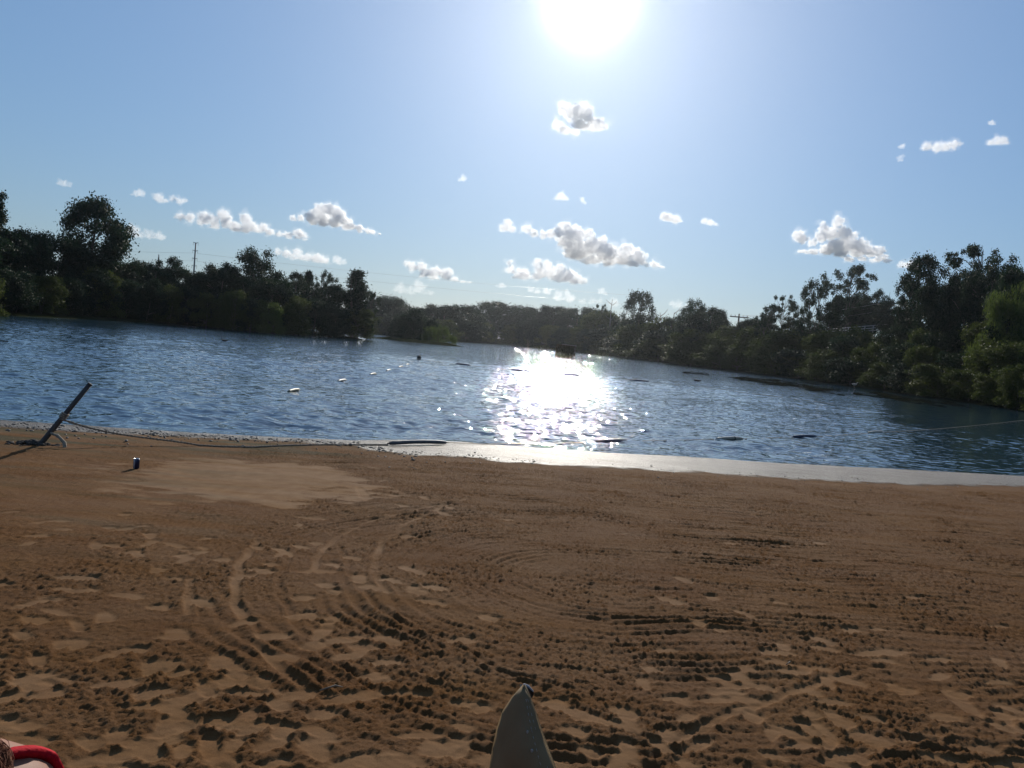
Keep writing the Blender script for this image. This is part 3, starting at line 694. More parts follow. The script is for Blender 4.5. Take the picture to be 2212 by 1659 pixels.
# ------------------------------------------------------------------ overgrown hide standing in the water
M_REED = leaf_material('dry_reed', (.05, .045, .02), (.11, .09, .045), .2)
M_PLANK = noisy('old_plank', (.10, .085, .07), (.2, .17, .14), 4, .85, .4, 20, stretch=(1, 6, 6))
c = ground(1221, 771, 0); hd = empty('duck_blind', (c.x, c.y, 0), radians(8))
for i, (x, y) in enumerate([(-1.3, -.9), (1.3, -.9), (-1.3, .9), (1.3, .9)]):
    bm = bmesh.new(); tube(bm, [(x, y, -1.4), (x, y, 1.9)], .09, 7); bm_obj('leg', bm, M_PLANK, hd)
bm = bmesh.new(); box(bm, (0, 0, .42), (2.9, 2.1, .1)); bm_obj('deck', bm, M_PLANK, hd, False)
bm = bmesh.new(); tube(bm, [(-.9, -1.0, 2.02), (1.5, -1.0, 1.98)], .055, 7); bm_obj('top_rail', bm, M_DEAD, hd)
rs = np.random.RandomState(5); n = 2600
P = np.stack([rs.uniform(-1.45, 1.35, n), np.where(rs.rand(n) < .5, -1.0, 1.0)+rs.normal(0, .12, n), .3+1.6*rs.rand(n)], -1)
side = rs.rand(n) < .3; P[side, 0] = np.where(rs.rand(side.sum()) < .5, -1.4, 1.3)+rs.normal(0, .1, side.sum()); P[side, 1] = rs.uniform(-1, 1, side.sum())
P[:700, 2] = .02+.5*rs.rand(700); P[:700, 0] = rs.uniform(-1.5, .9, 700)
a_ = np.stack([rs.normal(0, .3, n), rs.normal(0, .3, n), np.ones(n)], -1)*.2; b_ = rs.normal(0, .05, (n, 3))
q = np.stack([P-a_, P+b_, P+a_, P-b_], 1); q[:, :, 2] = np.maximum(q[:, :, 2], -.05)
mesh_obj('brush_screen', np_mesh('brush_screen', q.reshape(-1, 3), np.arange(n*4).reshape(-1, 4), False), M_REED, hd)
tag(hd, 'dark brush-covered wooden hide standing on legs in the glittering water', 'hide')

# ------------------------------------------------------------------ leaning post, swim rope and floats
M_POST = noisy('dark_post', (.035, .03, .028), (.075, .06, .05), 6, .7, .4, 30, stretch=(1, 1, .2))
M_ROPE = noisy('rope', (.16, .12, .085), (.34, .28, .2), 40, .9, .5, 60)
pb = sand_pt(170/1.844*1.0, 962); pb = sand_pt(86, 960); pb.z = sand_z(pb.x, pb.y)
pt = at(194, 830, pb.y+.25)
post = empty('leaning_post', pb)
bm = bmesh.new(); v = pt-pb
tube(bm, [v*-.18, v*.1, v*.55, v], [.034, .033, .031, .030], 12); bm_obj('shaft', bm, M_POST, post)
bm = bmesh.new(); tube(bm, [v*.995, v*1.012], [.034, .032], 12); bm_obj('end_cap', bm, M_POST, post)
bm = bmesh.new()
for i in range(160):
    a = random.uniform(0, 6.28); r = abs(random.gauss(0, .14)); s = random.uniform(.012, .035)
    mtx = Matrix.Translation((-.08+r*cos(a)*1.3, r*sin(a)*.6, max(.0, .05-.25*r))) @ Matrix.Diagonal((s*1.4, s, s*.7, 1))
    bmesh.ops.create_icosphere(bm, subdivisions=1, radius=1, matrix=mtx)
tag(post, 'dark post leaning to the right at the water edge', 'post')
o = bm_obj('earth_heap', bm, noisy('wet_dirt', (.03, .022, .016), (.07, .05, .035), 30, .9, .4)); o.location = pb
tag(o, 'heap of dark earth at the foot of the leaning post', 'earth heap', kind='stuff')
def strand_rope(name, pts, rad, lab, cat='rope', group=None, n_per=None):
    """rope of two twisted strands following pts"""
    pts = [Vector(q) for q in pts]; d = [0]
    for a, b in zip(pts, pts[1:]): d.append(d[-1]+(b-a).length)
    L = d[-1]; n = n_per or max(20, min(900, int(L/.012))); bm = bmesh.new()
    for ph in (0, pi):
        out = []
        for i in range(n+1):
            s = L*i/n; j = min(np.searchsorted(d, s, 'right')-1, len(pts)-2); t = (s-d[j])/max(d[j+1]-d[j], 1e-6)
            c = pts[j].lerp(pts[j+1], t); dr = (pts[j+1]-pts[j]).normalized(); sd = dr.cross(Vector((0, 0, 1))).normalized(); u = sd.cross(dr)
            an = s/(rad*7)*2*pi+ph if L/n < rad*2 else ph
            out.append(c+(sd*cos(an)+u*sin(an))*rad*.55)
        tube(bm, out, rad*.62, 5)
    o = bm_obj(name, bm, M_ROPE); tag(o, lab, cat, group); return o
knot = pb + v*.43
def on_sand(px, py, up=.012):
    q = sand_pt(px, py); q.z = max(sand_z(q.x, q.y), 0.0)+up; return q
g1 = on_sand(430, 963)
hang = [knot + Vector((0, -.035, 0))] + [knot.lerp(g1, t) - Vector((0, 0, .10*4*t*(1-t)*(1-t))) for t in np.linspace(.06, .94, 14)] + [g1]
for q in hang[1:]: q.z = max(q.z, sand_z(q.x, q.y)+.012)
strand_rope('mooring_rope', hang + [on_sand(x, y) for x, y in [(480, 965), (540, 966), (620, 963), (700, 962), (770, 962), (838, 962)]], .013, 'frayed rope tied to the leaning post and lying along the wet sand', 'rope')
# turns of rope round the post and a loose tail
bm = bmesh.new(); ax = v.normalized(); s1 = ax.cross(Vector((0, 0, 1))).normalized(); s2 = ax.cross(s1)
tube(bm, [knot-pb+ax*(i*.0022)+(s1*cos(i*.55)+s2*sin(i*.55))*.040 for i in range(40)], .011, 6); bm_obj('rope_knot', bm, M_ROPE, post)
k2 = v*.20; bm = bmesh.new()
tube(bm, [k2+Vector((.03, -.03, 0)), k2+Vector((.14, -.06, -.02)), k2+Vector((.24, -.08, -.10)), k2+Vector((.27, -.10, -.2)), k2+Vector((.22, -.16, -.30)), k2+Vector((.16, -.22, -.34))], [.016, .018, .024, .028, .022, .012], 7); bm_obj('rope_tail', bm, M_ROPE, post)

def floatmat(n, c1, c2): return noisy(n, c1, c2, 9, .55, .15, 40)
M_NAVY = floatmat('foam_navy', (.012, .018, .045), (.025, .035, .08)); M_TAN = floatmat('foam_tan', (.32, .25, .17), (.45, .37, .27))
M_GREYT = floatmat('foam_grey', (.09, .08, .075), (.17, .15, .14)); M_CREAM = floatmat('foam_cream', (.22, .19, .11), (.30, .26, .17)); M_WHITE = floatmat('foam_white', (.24, .24, .21), (.32, .32, .28))
M_BLACK = floatmat('foam_black', (.01, .01, .012), (.03, .03, .03))
def noodle(a, b, rad, mat, lab, band_mat=None, bend=.02):
    """foam float threaded on the swim rope, lying on the water from a to b"""
    m = (a+b)/2; r = empty('rope_float', (m.x, m.y, m.z)); bm = bmesh.new()
    ax = (b-a); n = 12; pts = [a-m+ax*(i/n)+Vector((0, 0, bend*4*(i/n)*(1-i/n))) for i in range(n+1)]
    rr = [rad*(.78 if i in (0, n) else 1+.03*sin(i*2.1)) for i in range(n+1)]
    tube(bm, pts, rr, 14); bm_obj('foam_tube', bm, mat, r)
    for e, s in ((a-m, -1), (b-m, 1)):
        bm = bmesh.new(); d = ax.normalized()*s; tube(bm, [e-d*.02, e+d*.05], [rad*.45, rad*.3], 8); bm_obj('end_ring', bm, band_mat or M_BLACK, r)
    if band_mat:
        bm = bmesh.new(); c = pts[8]; d = ax.normalized(); tube(bm, [c-d*.02, c+d*.02], rad*1.13, 14); bm_obj('band', bm, band_mat, r)
    tag(r, lab, 'float', 'foam floats on the swim rope'); return r
W = lambda px, py, z=.0: ground(px, py, z)
f0 = (on_sand(842, 962, .035), on_sand(962, 960, .035)); noodle(*f0, .034, M_GREYT, 'long grey float lying on the wet sand at the near edge of the glare')
f1 = (W(1286, 955), W(1370, 953)); noodle(*f1, .042, M_NAVY, 'dark navy float in the shallows right of the sun glare')
f2 = (W(1548, 949), W(1603, 948)); noodle(*f2, .042, M_TAN, 'tan float with a dark band in the shallows', M_BLACK)
f3 = (W(1714, 944), W(1762, 943)); noodle(*f3, .042, M_NAVY, 'navy float between the tan float and the dark reflection')
f4 = (W(1876, 936), W(1906, 934)); noodle(*f4, .05, M_TAN, 'faint tan float in the dark tree reflection')
g = [(623, 846, 646, 842, M_CREAM, 'nearest cream float of the line leading out on the left'), (730, 824, 747, 821, M_WHITE, 'white float second out on the left line'),
     (799, 809.5, 812, 807.5, M_CREAM, 'cream float third out on the left line'), (835, 801, 844, 799.5, M_WHITE, 'white float fourth out on the left line'), (861, 793.5, 870, 792, M_CREAM, 'tiny cream float fifth out on the left line'),
     (877, 788.5, 884, 787.3, M_WHITE, 'tiny white float at the far end of the left line')]
outer = []
for x0, y0, x1, y1, mt, lab in g:
    a, b = W(x0, y0), W(x1, y1); noodle(a, b, .042, mt, lab); outer += [a, b]
far = [(985, 786.5, 1015, 789.5, 'dark float left in the far line inside the sun glitter'), (1105, 799, 1145, 803, 'dark float in the far line in the middle of the sun glitter'), (1219, 809.5, 1252, 812, 'dark float in the far line at the right side of the sun glitter'), (1360, 821, 1401, 825, 'long dark float in the far line right of the sun glitter')]
fl = []
for x0, y0, x1, y1, lab in far:
    a, b = W(x0, y0), W(x1, y1); noodle(a, b, .075, M_NAVY, lab); fl += [a, b]
# marker buoy
c = W(905, 776, 0); by = empty('marker_buoy', c); bm = bmesh.new(); bmesh.ops.create_uvsphere(bm, u_segments=16, v_segments=10, radius=.15, matrix=Matrix.Translation((0, 0, .13))); bm_obj('ball', bm, M_BLACK, by)
bm = bmesh.new(); tube(bm, [(0, 0, .26), (0, 0, .36)], .03, 8); bm_obj('eyelet', bm, M_STEEL, by)
bm = bmesh.new(); tube(bm, [(.14*cos(k*pi/8), .14*sin(k*pi/8), .03) for k in range(17)], .03, 6, False); bm_obj('collar', bm, M_TAN, by)
tag(by, 'dark round marker buoy at the outer left corner of the swim area', 'buoy')
strand_rope('swim_rope', [f0[1]] + [W(1050, 959, .015), W(1180, 958, .015)] + [x for f in (f1, f2, f3, f4) for x in f] + [W(x, y, .03) for x, y in [(1960, 931), (2020, 927), (2080, 922), (2140, 916), (2212, 908), (2290, 898)]], .010, 'near swim rope threading the floats and curving off to the right', 'rope', 'swim area ropes')
strand_rope('swim_rope', [q-Vector((0, 0, .03)) for q in outer] + [c], .009, 'swim rope leading out through the cream floats to the buoy', 'rope', 'swim area ropes')
strand_rope('swim_rope', [c] + fl + [W(1500, 834, .01), W(1800, 872, .01)], .010, 'far swim rope crossing the sun glitter', 'rope', 'swim area ropes')

# ------------------------------------------------------------------ drink can on the sand
cp = sand_pt(294, 1013); cp.z = sand_z(cp.x, cp.y)-.004
can = empty('drink_can', cp, radians(20))
m_can, nt, b = material('can_print'); tc = nd(nt, 'ShaderNodeTexCoord'); sp = nd(nt, 'ShaderNodeSeparateXYZ', {0: tc.outputs['Object']})
an = nd(nt, 'ShaderNodeMath', {0: sp.outputs['Y'], 1: sp.outputs['X']}, operation='ARCTAN2')
wv = nd(nt, 'ShaderNodeMath', {0: an.outputs[0], 1: 2.0}, operation='MULTIPLY'); wv2 = nd(nt, 'ShaderNodeMath', {0: wv.outputs[0]}, operation='SINE')
rp = nd(nt, 'ShaderNodeValToRGB', {'Fac': wv2.outputs[0]}); rp.color_ramp.elements[0].position = .62; rp.color_ramp.elements[0].color = (.012, .018, .055, 1); rp.color_ramp.elements[1].position = .7; rp.color_ramp.elements[1].color = (.25, .27, .33, 1)
nt.links.new(rp.outputs[0], b.inputs['Base Color']); b.inputs['Metallic'].default_value = .4; b.inputs['Roughness'].default_value = .35
M_ALU = noisy('aluminium', (.55, .55, .56), (.7, .7, .7), 8, .3, metallic=1.0)
def lathe(prof, n=28):
    bm = bmesh.new(); rings = [[bm.verts.new((r*cos(2*pi*k/n), r*sin(2*pi*k/n), z)) for k in range(n)] for r, z in prof]
    for a, b_ in zip(rings, rings[1:]):
        for k in range(n): bm.faces.new((a[k], a[(k+1) % n], b_[(k+1) % n], b_[k]))
    bm.faces.new(rings[0][::-1]); bm.faces.new(rings[-1]); return bm
bm_obj('can_body', lathe([(.024, 0), (.028, .003), (.033, .012), (.033, .104), (.0285, .115)]), m_can, can)
bm_obj('can_lid', lathe([(.0283, .1152), (.0278, .119), (.0262, .119), (.0255, .1165)]), M_ALU, can)
bm = bmesh.new(); box(bm, (.004, 0, .1195), (.022, .013, .0015)); bm_obj('pull_tab', bm, M_ALU, can, False)
tag(can, 'dark blue drink can standing upright on the sand', 'can')

# ------------------------------------------------------------------ water birds
M_FEATHER = noisy('dark_feathers', (.018, .016, .015), (.05, .042, .035), 20, .75, .3); M_PALEF = noisy('pale_feathers', (.45, .38, .33), (.6, .52, .46), 20, .8, .3)
M_BILL = noisy('bill', (.10, .07, .03), (.16, .11, .05), 10, .5)
def bird(name, px, py, L, heading, neck, mat, lab, stand=0.0, ground_z=0.0):
    p = ground(px, py, ground_z); r = empty(name, (p.x, p.y, ground_z), heading)
    bm = bmesh.new(); z = stand
    body = [(-.52, .12, .015), (-.42, .10, .05), (-.25, .09, .12), (0, .08, .155), (.2, .09, .14), (.34, .13, .09)]
    nk = [(.40, .13+neck*.35, .045), (.42, .13+neck*.8, .036), (.45, .15+neck, .042), (.52, .15+neck, .05), (.59, .135+neck, .032)]
    tube(bm, [(x*L, 0, z+zz*L) for x, zz, _ in body+nk], [q*L for *_, q in body+nk], 12)
    bm_obj('body', bm, mat, r)
    bm = bmesh.new(); tube(bm, [(.58*L, 0, z+(.135+neck)*L), (.76*L, 0, z+(.12+neck)*L)], [.022*L, .006*L], 6); bm_obj('bill', bm, M_BILL, r)
    for s in (-1, 1):
        bm = bmesh.new(); tube(bm, [(.24*L, s*.10*L, z+.14*L), (0, s*.14*L, z+.16*L), (-.3*L, s*.10*L, z+.15*L), (-.5*L, s*.04*L, z+.15*L)], [.03*L, .06*L, .05*L, .01*L], 8); bm_obj('wing', bm, mat, r)
        if stand:
            bm = bmesh.new(); tube(bm, [(0, s*.05*L, z+.02*L), (.03*L, s*.05*L, stand*.5), (0, s*.05*L, 0), (.12*L, s*.05*L, -.005)], .016*L, 6); bm_obj('leg', bm, M_BILL, r)
    tag(r, lab, 'bird', 'water birds'); return r
bird('cormorant', 485, 737, .5, radians(168), .42, M_FEATHER, 'dark long-necked bird swimming left off the left bank')
bird('duck', 1506, 823.5, .62, radians(175), .20, M_FEATHER, 'dark duck swimming among the floating weed on the right')
bird('heron', 1845, 838, .8, radians(20), .25, M_PALEF, 'pale bird standing at the waterline of the right bank', .35, .05)

# ------------------------------------------------------------------ floating weed, wake glints, shore debris
rs = np.random.RandomState(12); V = []; Fc = []
def fleck(c, sx, sy, rot, z):
    n = rs.randint(5, 8); k = len(V)
    for i in range(n):
        a = 2*pi*i/n; r = .6+.6*rs.rand(); x = cos(a)*sx*r; y = sin(a)*sy*r
        V.append((c[0]+x*cos(rot)-y*sin(rot), c[1]+x*sin(rot)+y*cos(rot), z+.004*rs.rand()))
    Fc.append(list(range(k, k+n)))
bands = [((1480, 806), (1760, 832), 5, 420), ((1620, 822), (1960, 862), 5, 560), ((1850, 846), (2060, 876), 6, 300), ((1640, 830), (2100, 880), 9, 180)]
for (x0, y0), (x1, y1), sp_, n in bands:
    cl = [(rs.rand(), rs.normal(0, sp_)) for _ in range(max(8, n//22))]
    for _ in range(n):
        t, dy = cl[rs.randint(len(cl))]; t = np.clip(t+rs.normal(0, .035), 0, 1)
        q = ground(x0+(x1-x0)*t, max(y0+(y1-y0)*t+dy*.5+rs.normal(0, 1.2), 803 if x0 < 1800 else 838), 0)
        k = q.length/60; fleck(q, rs.uniform(.12, .42)*k, rs.uniform(.10, .5)*k, rs.rand()*.6, .012)
me = bpy.data.meshes.new('floating_weed'); me.from_pydata(V, [], Fc); me.update()
tag(mesh_obj('floating_weed', me, noisy('weed', (.006, .008, .005), (.014, .015, .009), 3, 1.0, spec=0.0)), 'dark mats of weed floating on the water on the right', 'water weed', kind='stuff')
bm = bmesh.new()
for _ in range(760):
    px = rs.uniform(-60, 1010) if rs.rand() < .8 else rs.uniform(1010, 2212)
    x = float(np.interp(px, [0, 2212], [DX[0], DX[-1]])); yd = float(y_dry(np.array([x]))[0]); y = yd + rs.normal(.05, .22)
    if rs.rand() < .3: y -= abs(rs.normal(0, .5))
    s = rs.uniform(.006, .02)*(1.6 if rs.rand() < .1 else 1)*(1 if px < 760 else .6)
    zz = max(sand_z(x, y), .0)
    bmesh.ops.create_icosphere(bm, subdivisions=1, radius=1, matrix=Matrix.Translation((x, y, zz+s*.3)) @ Matrix.Rotation(rs.rand()*6, 4, 'Z') @ Matrix.Diagonal((s*rs.uniform(1, 2.2), s, s*.7, 1)))
tag(bm_obj('shore_debris', bm, noisy('shell_gravel', (.06, .05, .035), (.26, .22, .18), 25, .7)), 'shells and gravel strewn along the water edge', 'debris', kind='stuff')
M_TWIG = noisy('twig', (.12, .09, .06), (.25, .19, .13), 20, .85)
TW = [(690, 1500, 740, 1494, 'pale dry twig lying across a footprint at lower left'), (1698, 1443, 1706, 1436, 'tiny pale scrap of litter on the sand at lower right'), (880, 1862/1.844, 900, 1877/1.844, 'short dark twig on the packed sand')]
for x0, y0, x1, y1, lab in TW:
    a, b = sand_pt(x0, y0), sand_pt(x1, y1); a.z = sand_z(a.x, a.y)+.008; b.z = sand_z(b.x, b.y)+.008
    bm = bmesh.new(); mid = a.lerp(b, .55)+Vector((.01, .008, .012)); tube(bm, [a, mid, b], [.003, .0045, .002], 6); tag(bm_obj('twig', bm, M_TWIG), lab, 'twig')

# ------------------------------------------------------------------ camp chair whose pointed back corner pokes into the picture
m_cv, nt, b = material('canvas'); tc = nd(nt, 'ShaderNodeTexCoord')
n1 = nd(nt, 'ShaderNodeTexNoise', {'Vector': tc.outputs['Object'], 'Scale': 9.0, 'Detail': 5.0}); n2 = nd(nt, 'ShaderNodeTexNoise', {'Vector': tc.outputs['Object'], 'Scale': 420.0, 'Detail': 2.0})
r = nd(nt, 'ShaderNodeValToRGB', {'Fac': n1.outputs['Fac']}); r.color_ramp.elements[0].position = .3; r.color_ramp.elements[0].color = (.16, .106, .053, 1); r.color_ramp.elements[1].position = .72; r.color_ramp.elements[1].color = (.24, .168, .088, 1)
nt.links.new(r.outputs[0], b.inputs['Base Color']); b.inputs['Roughness'].default_value = .75; b.inputs['Specular IOR Level'].default_value = .15
bp = nd(nt, 'ShaderNodeBump', {'Height': n2.outputs['Fac'], 'Strength': .35, 'Distance': .002}); nt.links.new(bp.outputs[0], b.inputs['Normal'])
M_THREAD = noisy('thread', (.3, .27, .22), (.42, .38, .32), 30, .8)
M_DARKCLOTH = noisy('dark_cloth', (.02, .018, .016), (.045, .04, .036), 30, .85)
M_TUBE = noisy('chair_tube', (.05, .05, .052), (.10, .10, .105), 8, .4, metallic=.7)
def build_chair():
    D = 1.72                                   # metres ahead of the camera
    tip = at(1131, 1480, D); root = empty('camp_chair', (tip.x, tip.y, sand_z(tip.x, tip.y)))
    O = root.location
    Lp = [(1131, 1480), (1108, 1508), (1088, 1538), (1076, 1575), (1067, 1615), (1060, 1659), (1048, 1760), (1030, 1900), (1012, 2060)]
    Rp = [(1131, 1480), (1143, 1508), (1154, 1538), (1166, 1575), (1181, 1615), (1197, 1659), (1234, 1760), (1285, 1900), (1340, 2060)]
    rows = []
    for i, (l, r_) in enumerate(zip(Lp, Rp)):
        dl = D - .05 - .035*i/8; row = []
        for k in range(11):
            t = k/10; px = l[0]+(r_[0]-l[0])*t; py = l[1]+(r_[1]-l[1])*t
            bulge = .055*(1-(2*t-1)**2)*min(1, i/4)          # the cloth bellies towards the camera
            row.append(at(px, py, dl - .06*(i/8) - bulge + .05*(1-t)*min(1, i/3)) - O)
        rows.append(row)
    bm = bmesh.new(); vs = [[bm.verts.new(q) for q in row] for row in rows]
    for a, c in zip(vs, vs[1:]):
        for k in range(10): bm.faces.new((a[k], c[k], c[k+1], a[k+1]))
    bmesh.ops.remove_doubles(bm, verts=bm.verts, dist=1e-5)
    o = bm_obj('backrest', bm, m_cv, root); md = o.modifiers.new('thick', 'SOLIDIFY'); md.thickness = .004; md.offset = 1
    back = o
    # folded hem with two seams of stitching along the right edge
    bm = bmesh.new(); edge = [row[10] for row in rows]; tube(bm, edge, .0042, 8); bm_obj('hem', bm, m_cv, back)
    for col in (9, 8):
        bm = bmesh.new()
        line = [row[col]+Vector((0, -.0055, .0005)) for row in rows[1:]]
        for a, c in zip(line, line[1:]):
            n = max(2, int((c-a).length/.006))
            for j in range(n):
                if j % 2 == 0: tube(bm, [a.lerp(c, j/n), a.lerp(c, (j+.9)/n)], .0006, 4)
        bm_obj('stitching', bm, M_THREAD, back)
    # dark corner tab folded over the tip, with a pale worn edge
    q = [at(1132, 1479, D-.045)-O, at(1150, 1494, D-.03)-O, at(1148, 1500, D-.02)-O, at(1141, 1510, D-.035)-O]
    bm = bmesh.new(); f = [bm.verts.new(x) for x in q]; bm.faces.new(f)
    ob = bm_obj('corner_tab', bm, M_DARKCLOTH, root); md = ob.modifiers.new('thick', 'SOLIDIFY'); md.thickness = .006
    bm = bmesh.new(); tube(bm, [q[0], q[0].lerp(q[1], .5)+Vector((0, 0, .003)), q[1]], .0035, 8); bm_obj('tab_edge', bm, noisy('worn_edge', (.25, .24, .25), (.36, .35, .36), 20, .6), ob)
    # frame: back post, seat and legs below the picture
    base = Vector((.10, .12, 0))
    bm = bmesh.new(); tube(bm, [rows[0][5]+Vector((.004, .03, -.012)), rows[4][6]+Vector((0, .06, 0)), rows[8][8]+Vector((0, .06, 0)), base+Vector((.06, 0, 0))], .011, 10); bm_obj('back_post', bm, M_TUBE, root)
    s0, s1 = rows[8][0]+Vector((0, 0, -.02)), rows[8][10]+Vector((0, 0, -.02))
    bm = bmesh.new(); f = [bm.verts.new(x) for x in (s0, s1, s1+Vector((-.02, -.42, .06)), s0+Vector((-.02, -.42, .06)))]; bm.faces.new(f)
    ob = bm_obj('seat', bm, m_cv, root); md = ob.modifiers.new('thick', 'SOLIDIFY'); md.thickness = .006
    zf = -.01
    for a, c in ((s0, s1+Vector((0, -.42, 0))), (s1, s0+Vector((0, -.42, 0))), (s0+Vector((-.02, -.42, .06)), s1), (s1+Vector((-.02, -.42, .06)), s0)):
        bm = bmesh.new(); tube(bm, [a, Vector((c.x, c.y, zf))], .010, 8); bm_obj('leg', bm, M_TUBE, root)
    bm = bmesh.new(); w1, w2 = rows[4][7]+Vector((.002, -.012, 0)), rows[3][7]+Vector((.0, -.012, .0))
    bmesh.ops.create_icosphere(bm, subdivisions=2, radius=.0038, matrix=Matrix.Translation(w1) @ Matrix.Diagonal((.8, .5, 1.1, 1)))
    bmesh.ops.create_icosphere(bm, subdivisions=2, radius=.0035, matrix=Matrix.Translation(w2) @ Matrix.Diagonal((.7, .5, 1.2, 1)))
    bm_obj('paint_fleck', bm, M_WHITE, back)
    tag(root, 'grey canvas camp chair, its pointed stitched corner rising at the bottom centre', 'camp chair')
build_chair()

# ------------------------------------------------------------------ person at the lower left, seen over the shoulder
m_skin, nt, b = material('skin'); tc = nd(nt, 'ShaderNodeTexCoord'); n1 = nd(nt, 'ShaderNodeTexNoise', {'Vector': tc.outputs['Object'], 'Scale': 14.0, 'Detail': 5.0})
r = nd(nt, 'ShaderNodeValToRGB', {'Fac': n1.outputs['Fac']}); r.color_ramp.elements[0].color = (.24, .105, .064, 1); r.color_ramp.elements[1].color = (.29, .14, .09, 1)
nt.links.new(r.outputs[0], b.inputs['Base Color']); b.inputs['Roughness'].default_value = .6; b.inputs['Specular IOR Level'].default_value = .2; b.inputs['Subsurface Weight'].default_value = .1; b.inputs['Subsurface Radius'].default_value = (.02, .008, .004)
M_RED = noisy('red_cloth', (.36, .006, .014), (.46, .012, .022), 60, .8, .2, spec=.08)
M_HAIR = noisy('hair', (.09, .02, .012), (.26, .10, .045), 60, .7, .3, 200, stretch=(6, 6, .4), spec=.12)
def build_person():
    sh = Vector((0, 0, CAM_Z)) + ray(40, 1628).normalized()*.68          # the shoulder the camera sees
    rz = radians(8)
    rot = Matrix.Rotation(rz, 4, 'Z')
    half = .165
    cx = sh - rot @ Vector((half, 0, 0))                                 # base of the neck line
    g = sand_z(cx.x, cx.y); root = empty('person', (cx.x, cx.y, g), rz)
    sz = sh.z - g - .035                                                 # shoulder joint height above the sand
    k = sz/1.33
    J = {'pelvis': (0, 0, .90), 'spine': (0, .02, 1.08), 'chest': (0, .01, 1.24), 'neck': (0, -.01, 1.37), 'skull': (0, .02, 1.46), 'crown': (0, .02, 1.56)}
    E = [('pelvis', 'spine'), ('spine', 'chest'), ('chest', 'neck'), ('neck', 'skull'), ('skull', 'crown')]
    Rr = {'pelvis': (.15, .11), 'spine': (.125, .09), 'chest': (.145, .10), 'neck': (.055, .055), 'skull': (.075, .085), 'crown': (.07, .08)}
    for s, t in ((-1, 'a'), (1, 'b')):
        J |= {'sh'+t: (s*half, 0, 1.33), 'el'+t: (s*.215, -.02, 1.05), 'wr'+t: (s*.22, .05, .82), 'pa'+t: (s*.22, .07, .74),
              'hip'+t: (s*.09, 0, .84), 'kn'+t: (s*.10, .02, .47), 'an'+t: (s*.10, -.02, .08), 'toe'+t: (s*.115, .15, .03)}
        Rr |= {'sh'+t: (.058, .056), 'el'+t: (.04, .04), 'wr'+t: (.026, .03), 'pa'+t: (.018, .038), 'hip'+t: (.085, .09), 'kn'+t: (.055, .06), 'an'+t: (.036, .04), 'toe'+t: (.036, .022)}
        E += [('chest', 'sh'+t), ('sh'+t, 'el'+t), ('el'+t, 'wr'+t), ('wr'+t, 'pa'+t), ('pelvis', 'hip'+t), ('hip'+t, 'kn'+t), ('kn'+t, 'an'+t), ('an'+t, 'toe'+t)]
        for f in range(5):
            a = J['pa'+t]; dx = (f-1.5)*.017
            if f < 4: J |= {f'f{f}{t}': (a[0]+s*.004, a[1]+dx, a[2]-.045), f'g{f}{t}': (a[0]-s*.012, a[1]+dx, a[2]-(.085, .095, .09, .075)[f])}
            else: J |= {f'f{f}{t}': (a[0]-s*.01, a[1]+.045, a[2]+.02), f'g{f}{t}': (a[0]-s*.02, a[1]+.06, a[2]-.02)}
            Rr |= {f'f{f}{t}': (.009, .009), f'g{f}{t}': (.007, .007)}; E += [('pa'+t, f'f{f}{t}'), (f'f{f}{t}', f'g{f}{t}')]
    names = list(J); me = bpy.data.meshes.new('body')
    me.from_pydata([tuple(c*k for c in J[n]) for n in names], [(names.index(a), names.index(b_)) for a, b_ in E], [])
    tmp = bpy.data.objects.new('tmp', me); COL.objects.link(tmp)
    sk = tmp.modifiers.new('skin', 'SKIN'); sk.use_smooth_shade = True
    for n, sv in zip(names, me.skin_vertices[0].data): sv.radius = tuple(c*k for c in Rr[n]); sv.use_root = n == 'pelvis'
    ss = tmp.modifiers.new('sub', 'SUBSURF'); ss.levels = 2; ss.render_levels = 2
    dg = bpy.context.evaluated_depsgraph_get(); bme = bpy.data.meshes.new_from_object(tmp.evaluated_get(dg)); bpy.data.objects.remove(tmp)
    bme.name = 'body'; bme.polygons.foreach_set('use_smooth', [True]*len(bme.polygons)); bme.materials.clear()
    body = mesh_obj('body', bme, m_skin, root)
    bvh = BVHTree.FromPolygons([v_.co for v_ in bme.vertices], [tuple(p_.vertices) for p_ in bme.polygons])
    inv = (Matrix.Translation(root.location) @ rot).inverted()
    def hit(o, d):
        h = bvh.ray_cast(o, d); return (h[0], h[1]) if h[0] is not None else None
    # swimsuit: cloth shell over the trunk, and two straps over the shoulders
    def shell(name, test, off, mat):
        bm = bmesh.new(); bm.from_mesh(bme); bm.normal_update()
        bmesh.ops.delete(bm, geom=[f for f in bm.faces if not test(f.calc_center_median()/k)], context='FACES')
        for v_ in bm.verts: v_.co += v_.normal*off
        return bm_obj(name, bm, mat, root)
    shell('swimsuit', lambda c: .80 < c.z < 1.20 and abs(c.x) < .17 and not (c.z < .86 and abs(c.x) > .12), .005, M_RED)
    o = inv @ Vector((0, 0, CAM_Z)); seen = []
    for px, py in [(-60, 1668), (-30, 1654), (0, 1644), (22, 1637), (45, 1634), (62, 1633.5), (80, 1636), (95, 1641), (107, 1647), (118, 1655), (128, 1664), (138, 1675), (148, 1690)]:
        h = hit(o, (inv.to_3x3() @ ray(px, py)).normalized())
        if h: seen.append(h)
    last = seen[-1][0]; goal = Vector((.10*k, last.y-.03, 1.19*k))
    for i in range(1, 9):                                                # on down the back to the swimsuit
        q = bvh.find_nearest(last.lerp(goal, i/8)); seen.append((q[0], q[1]))
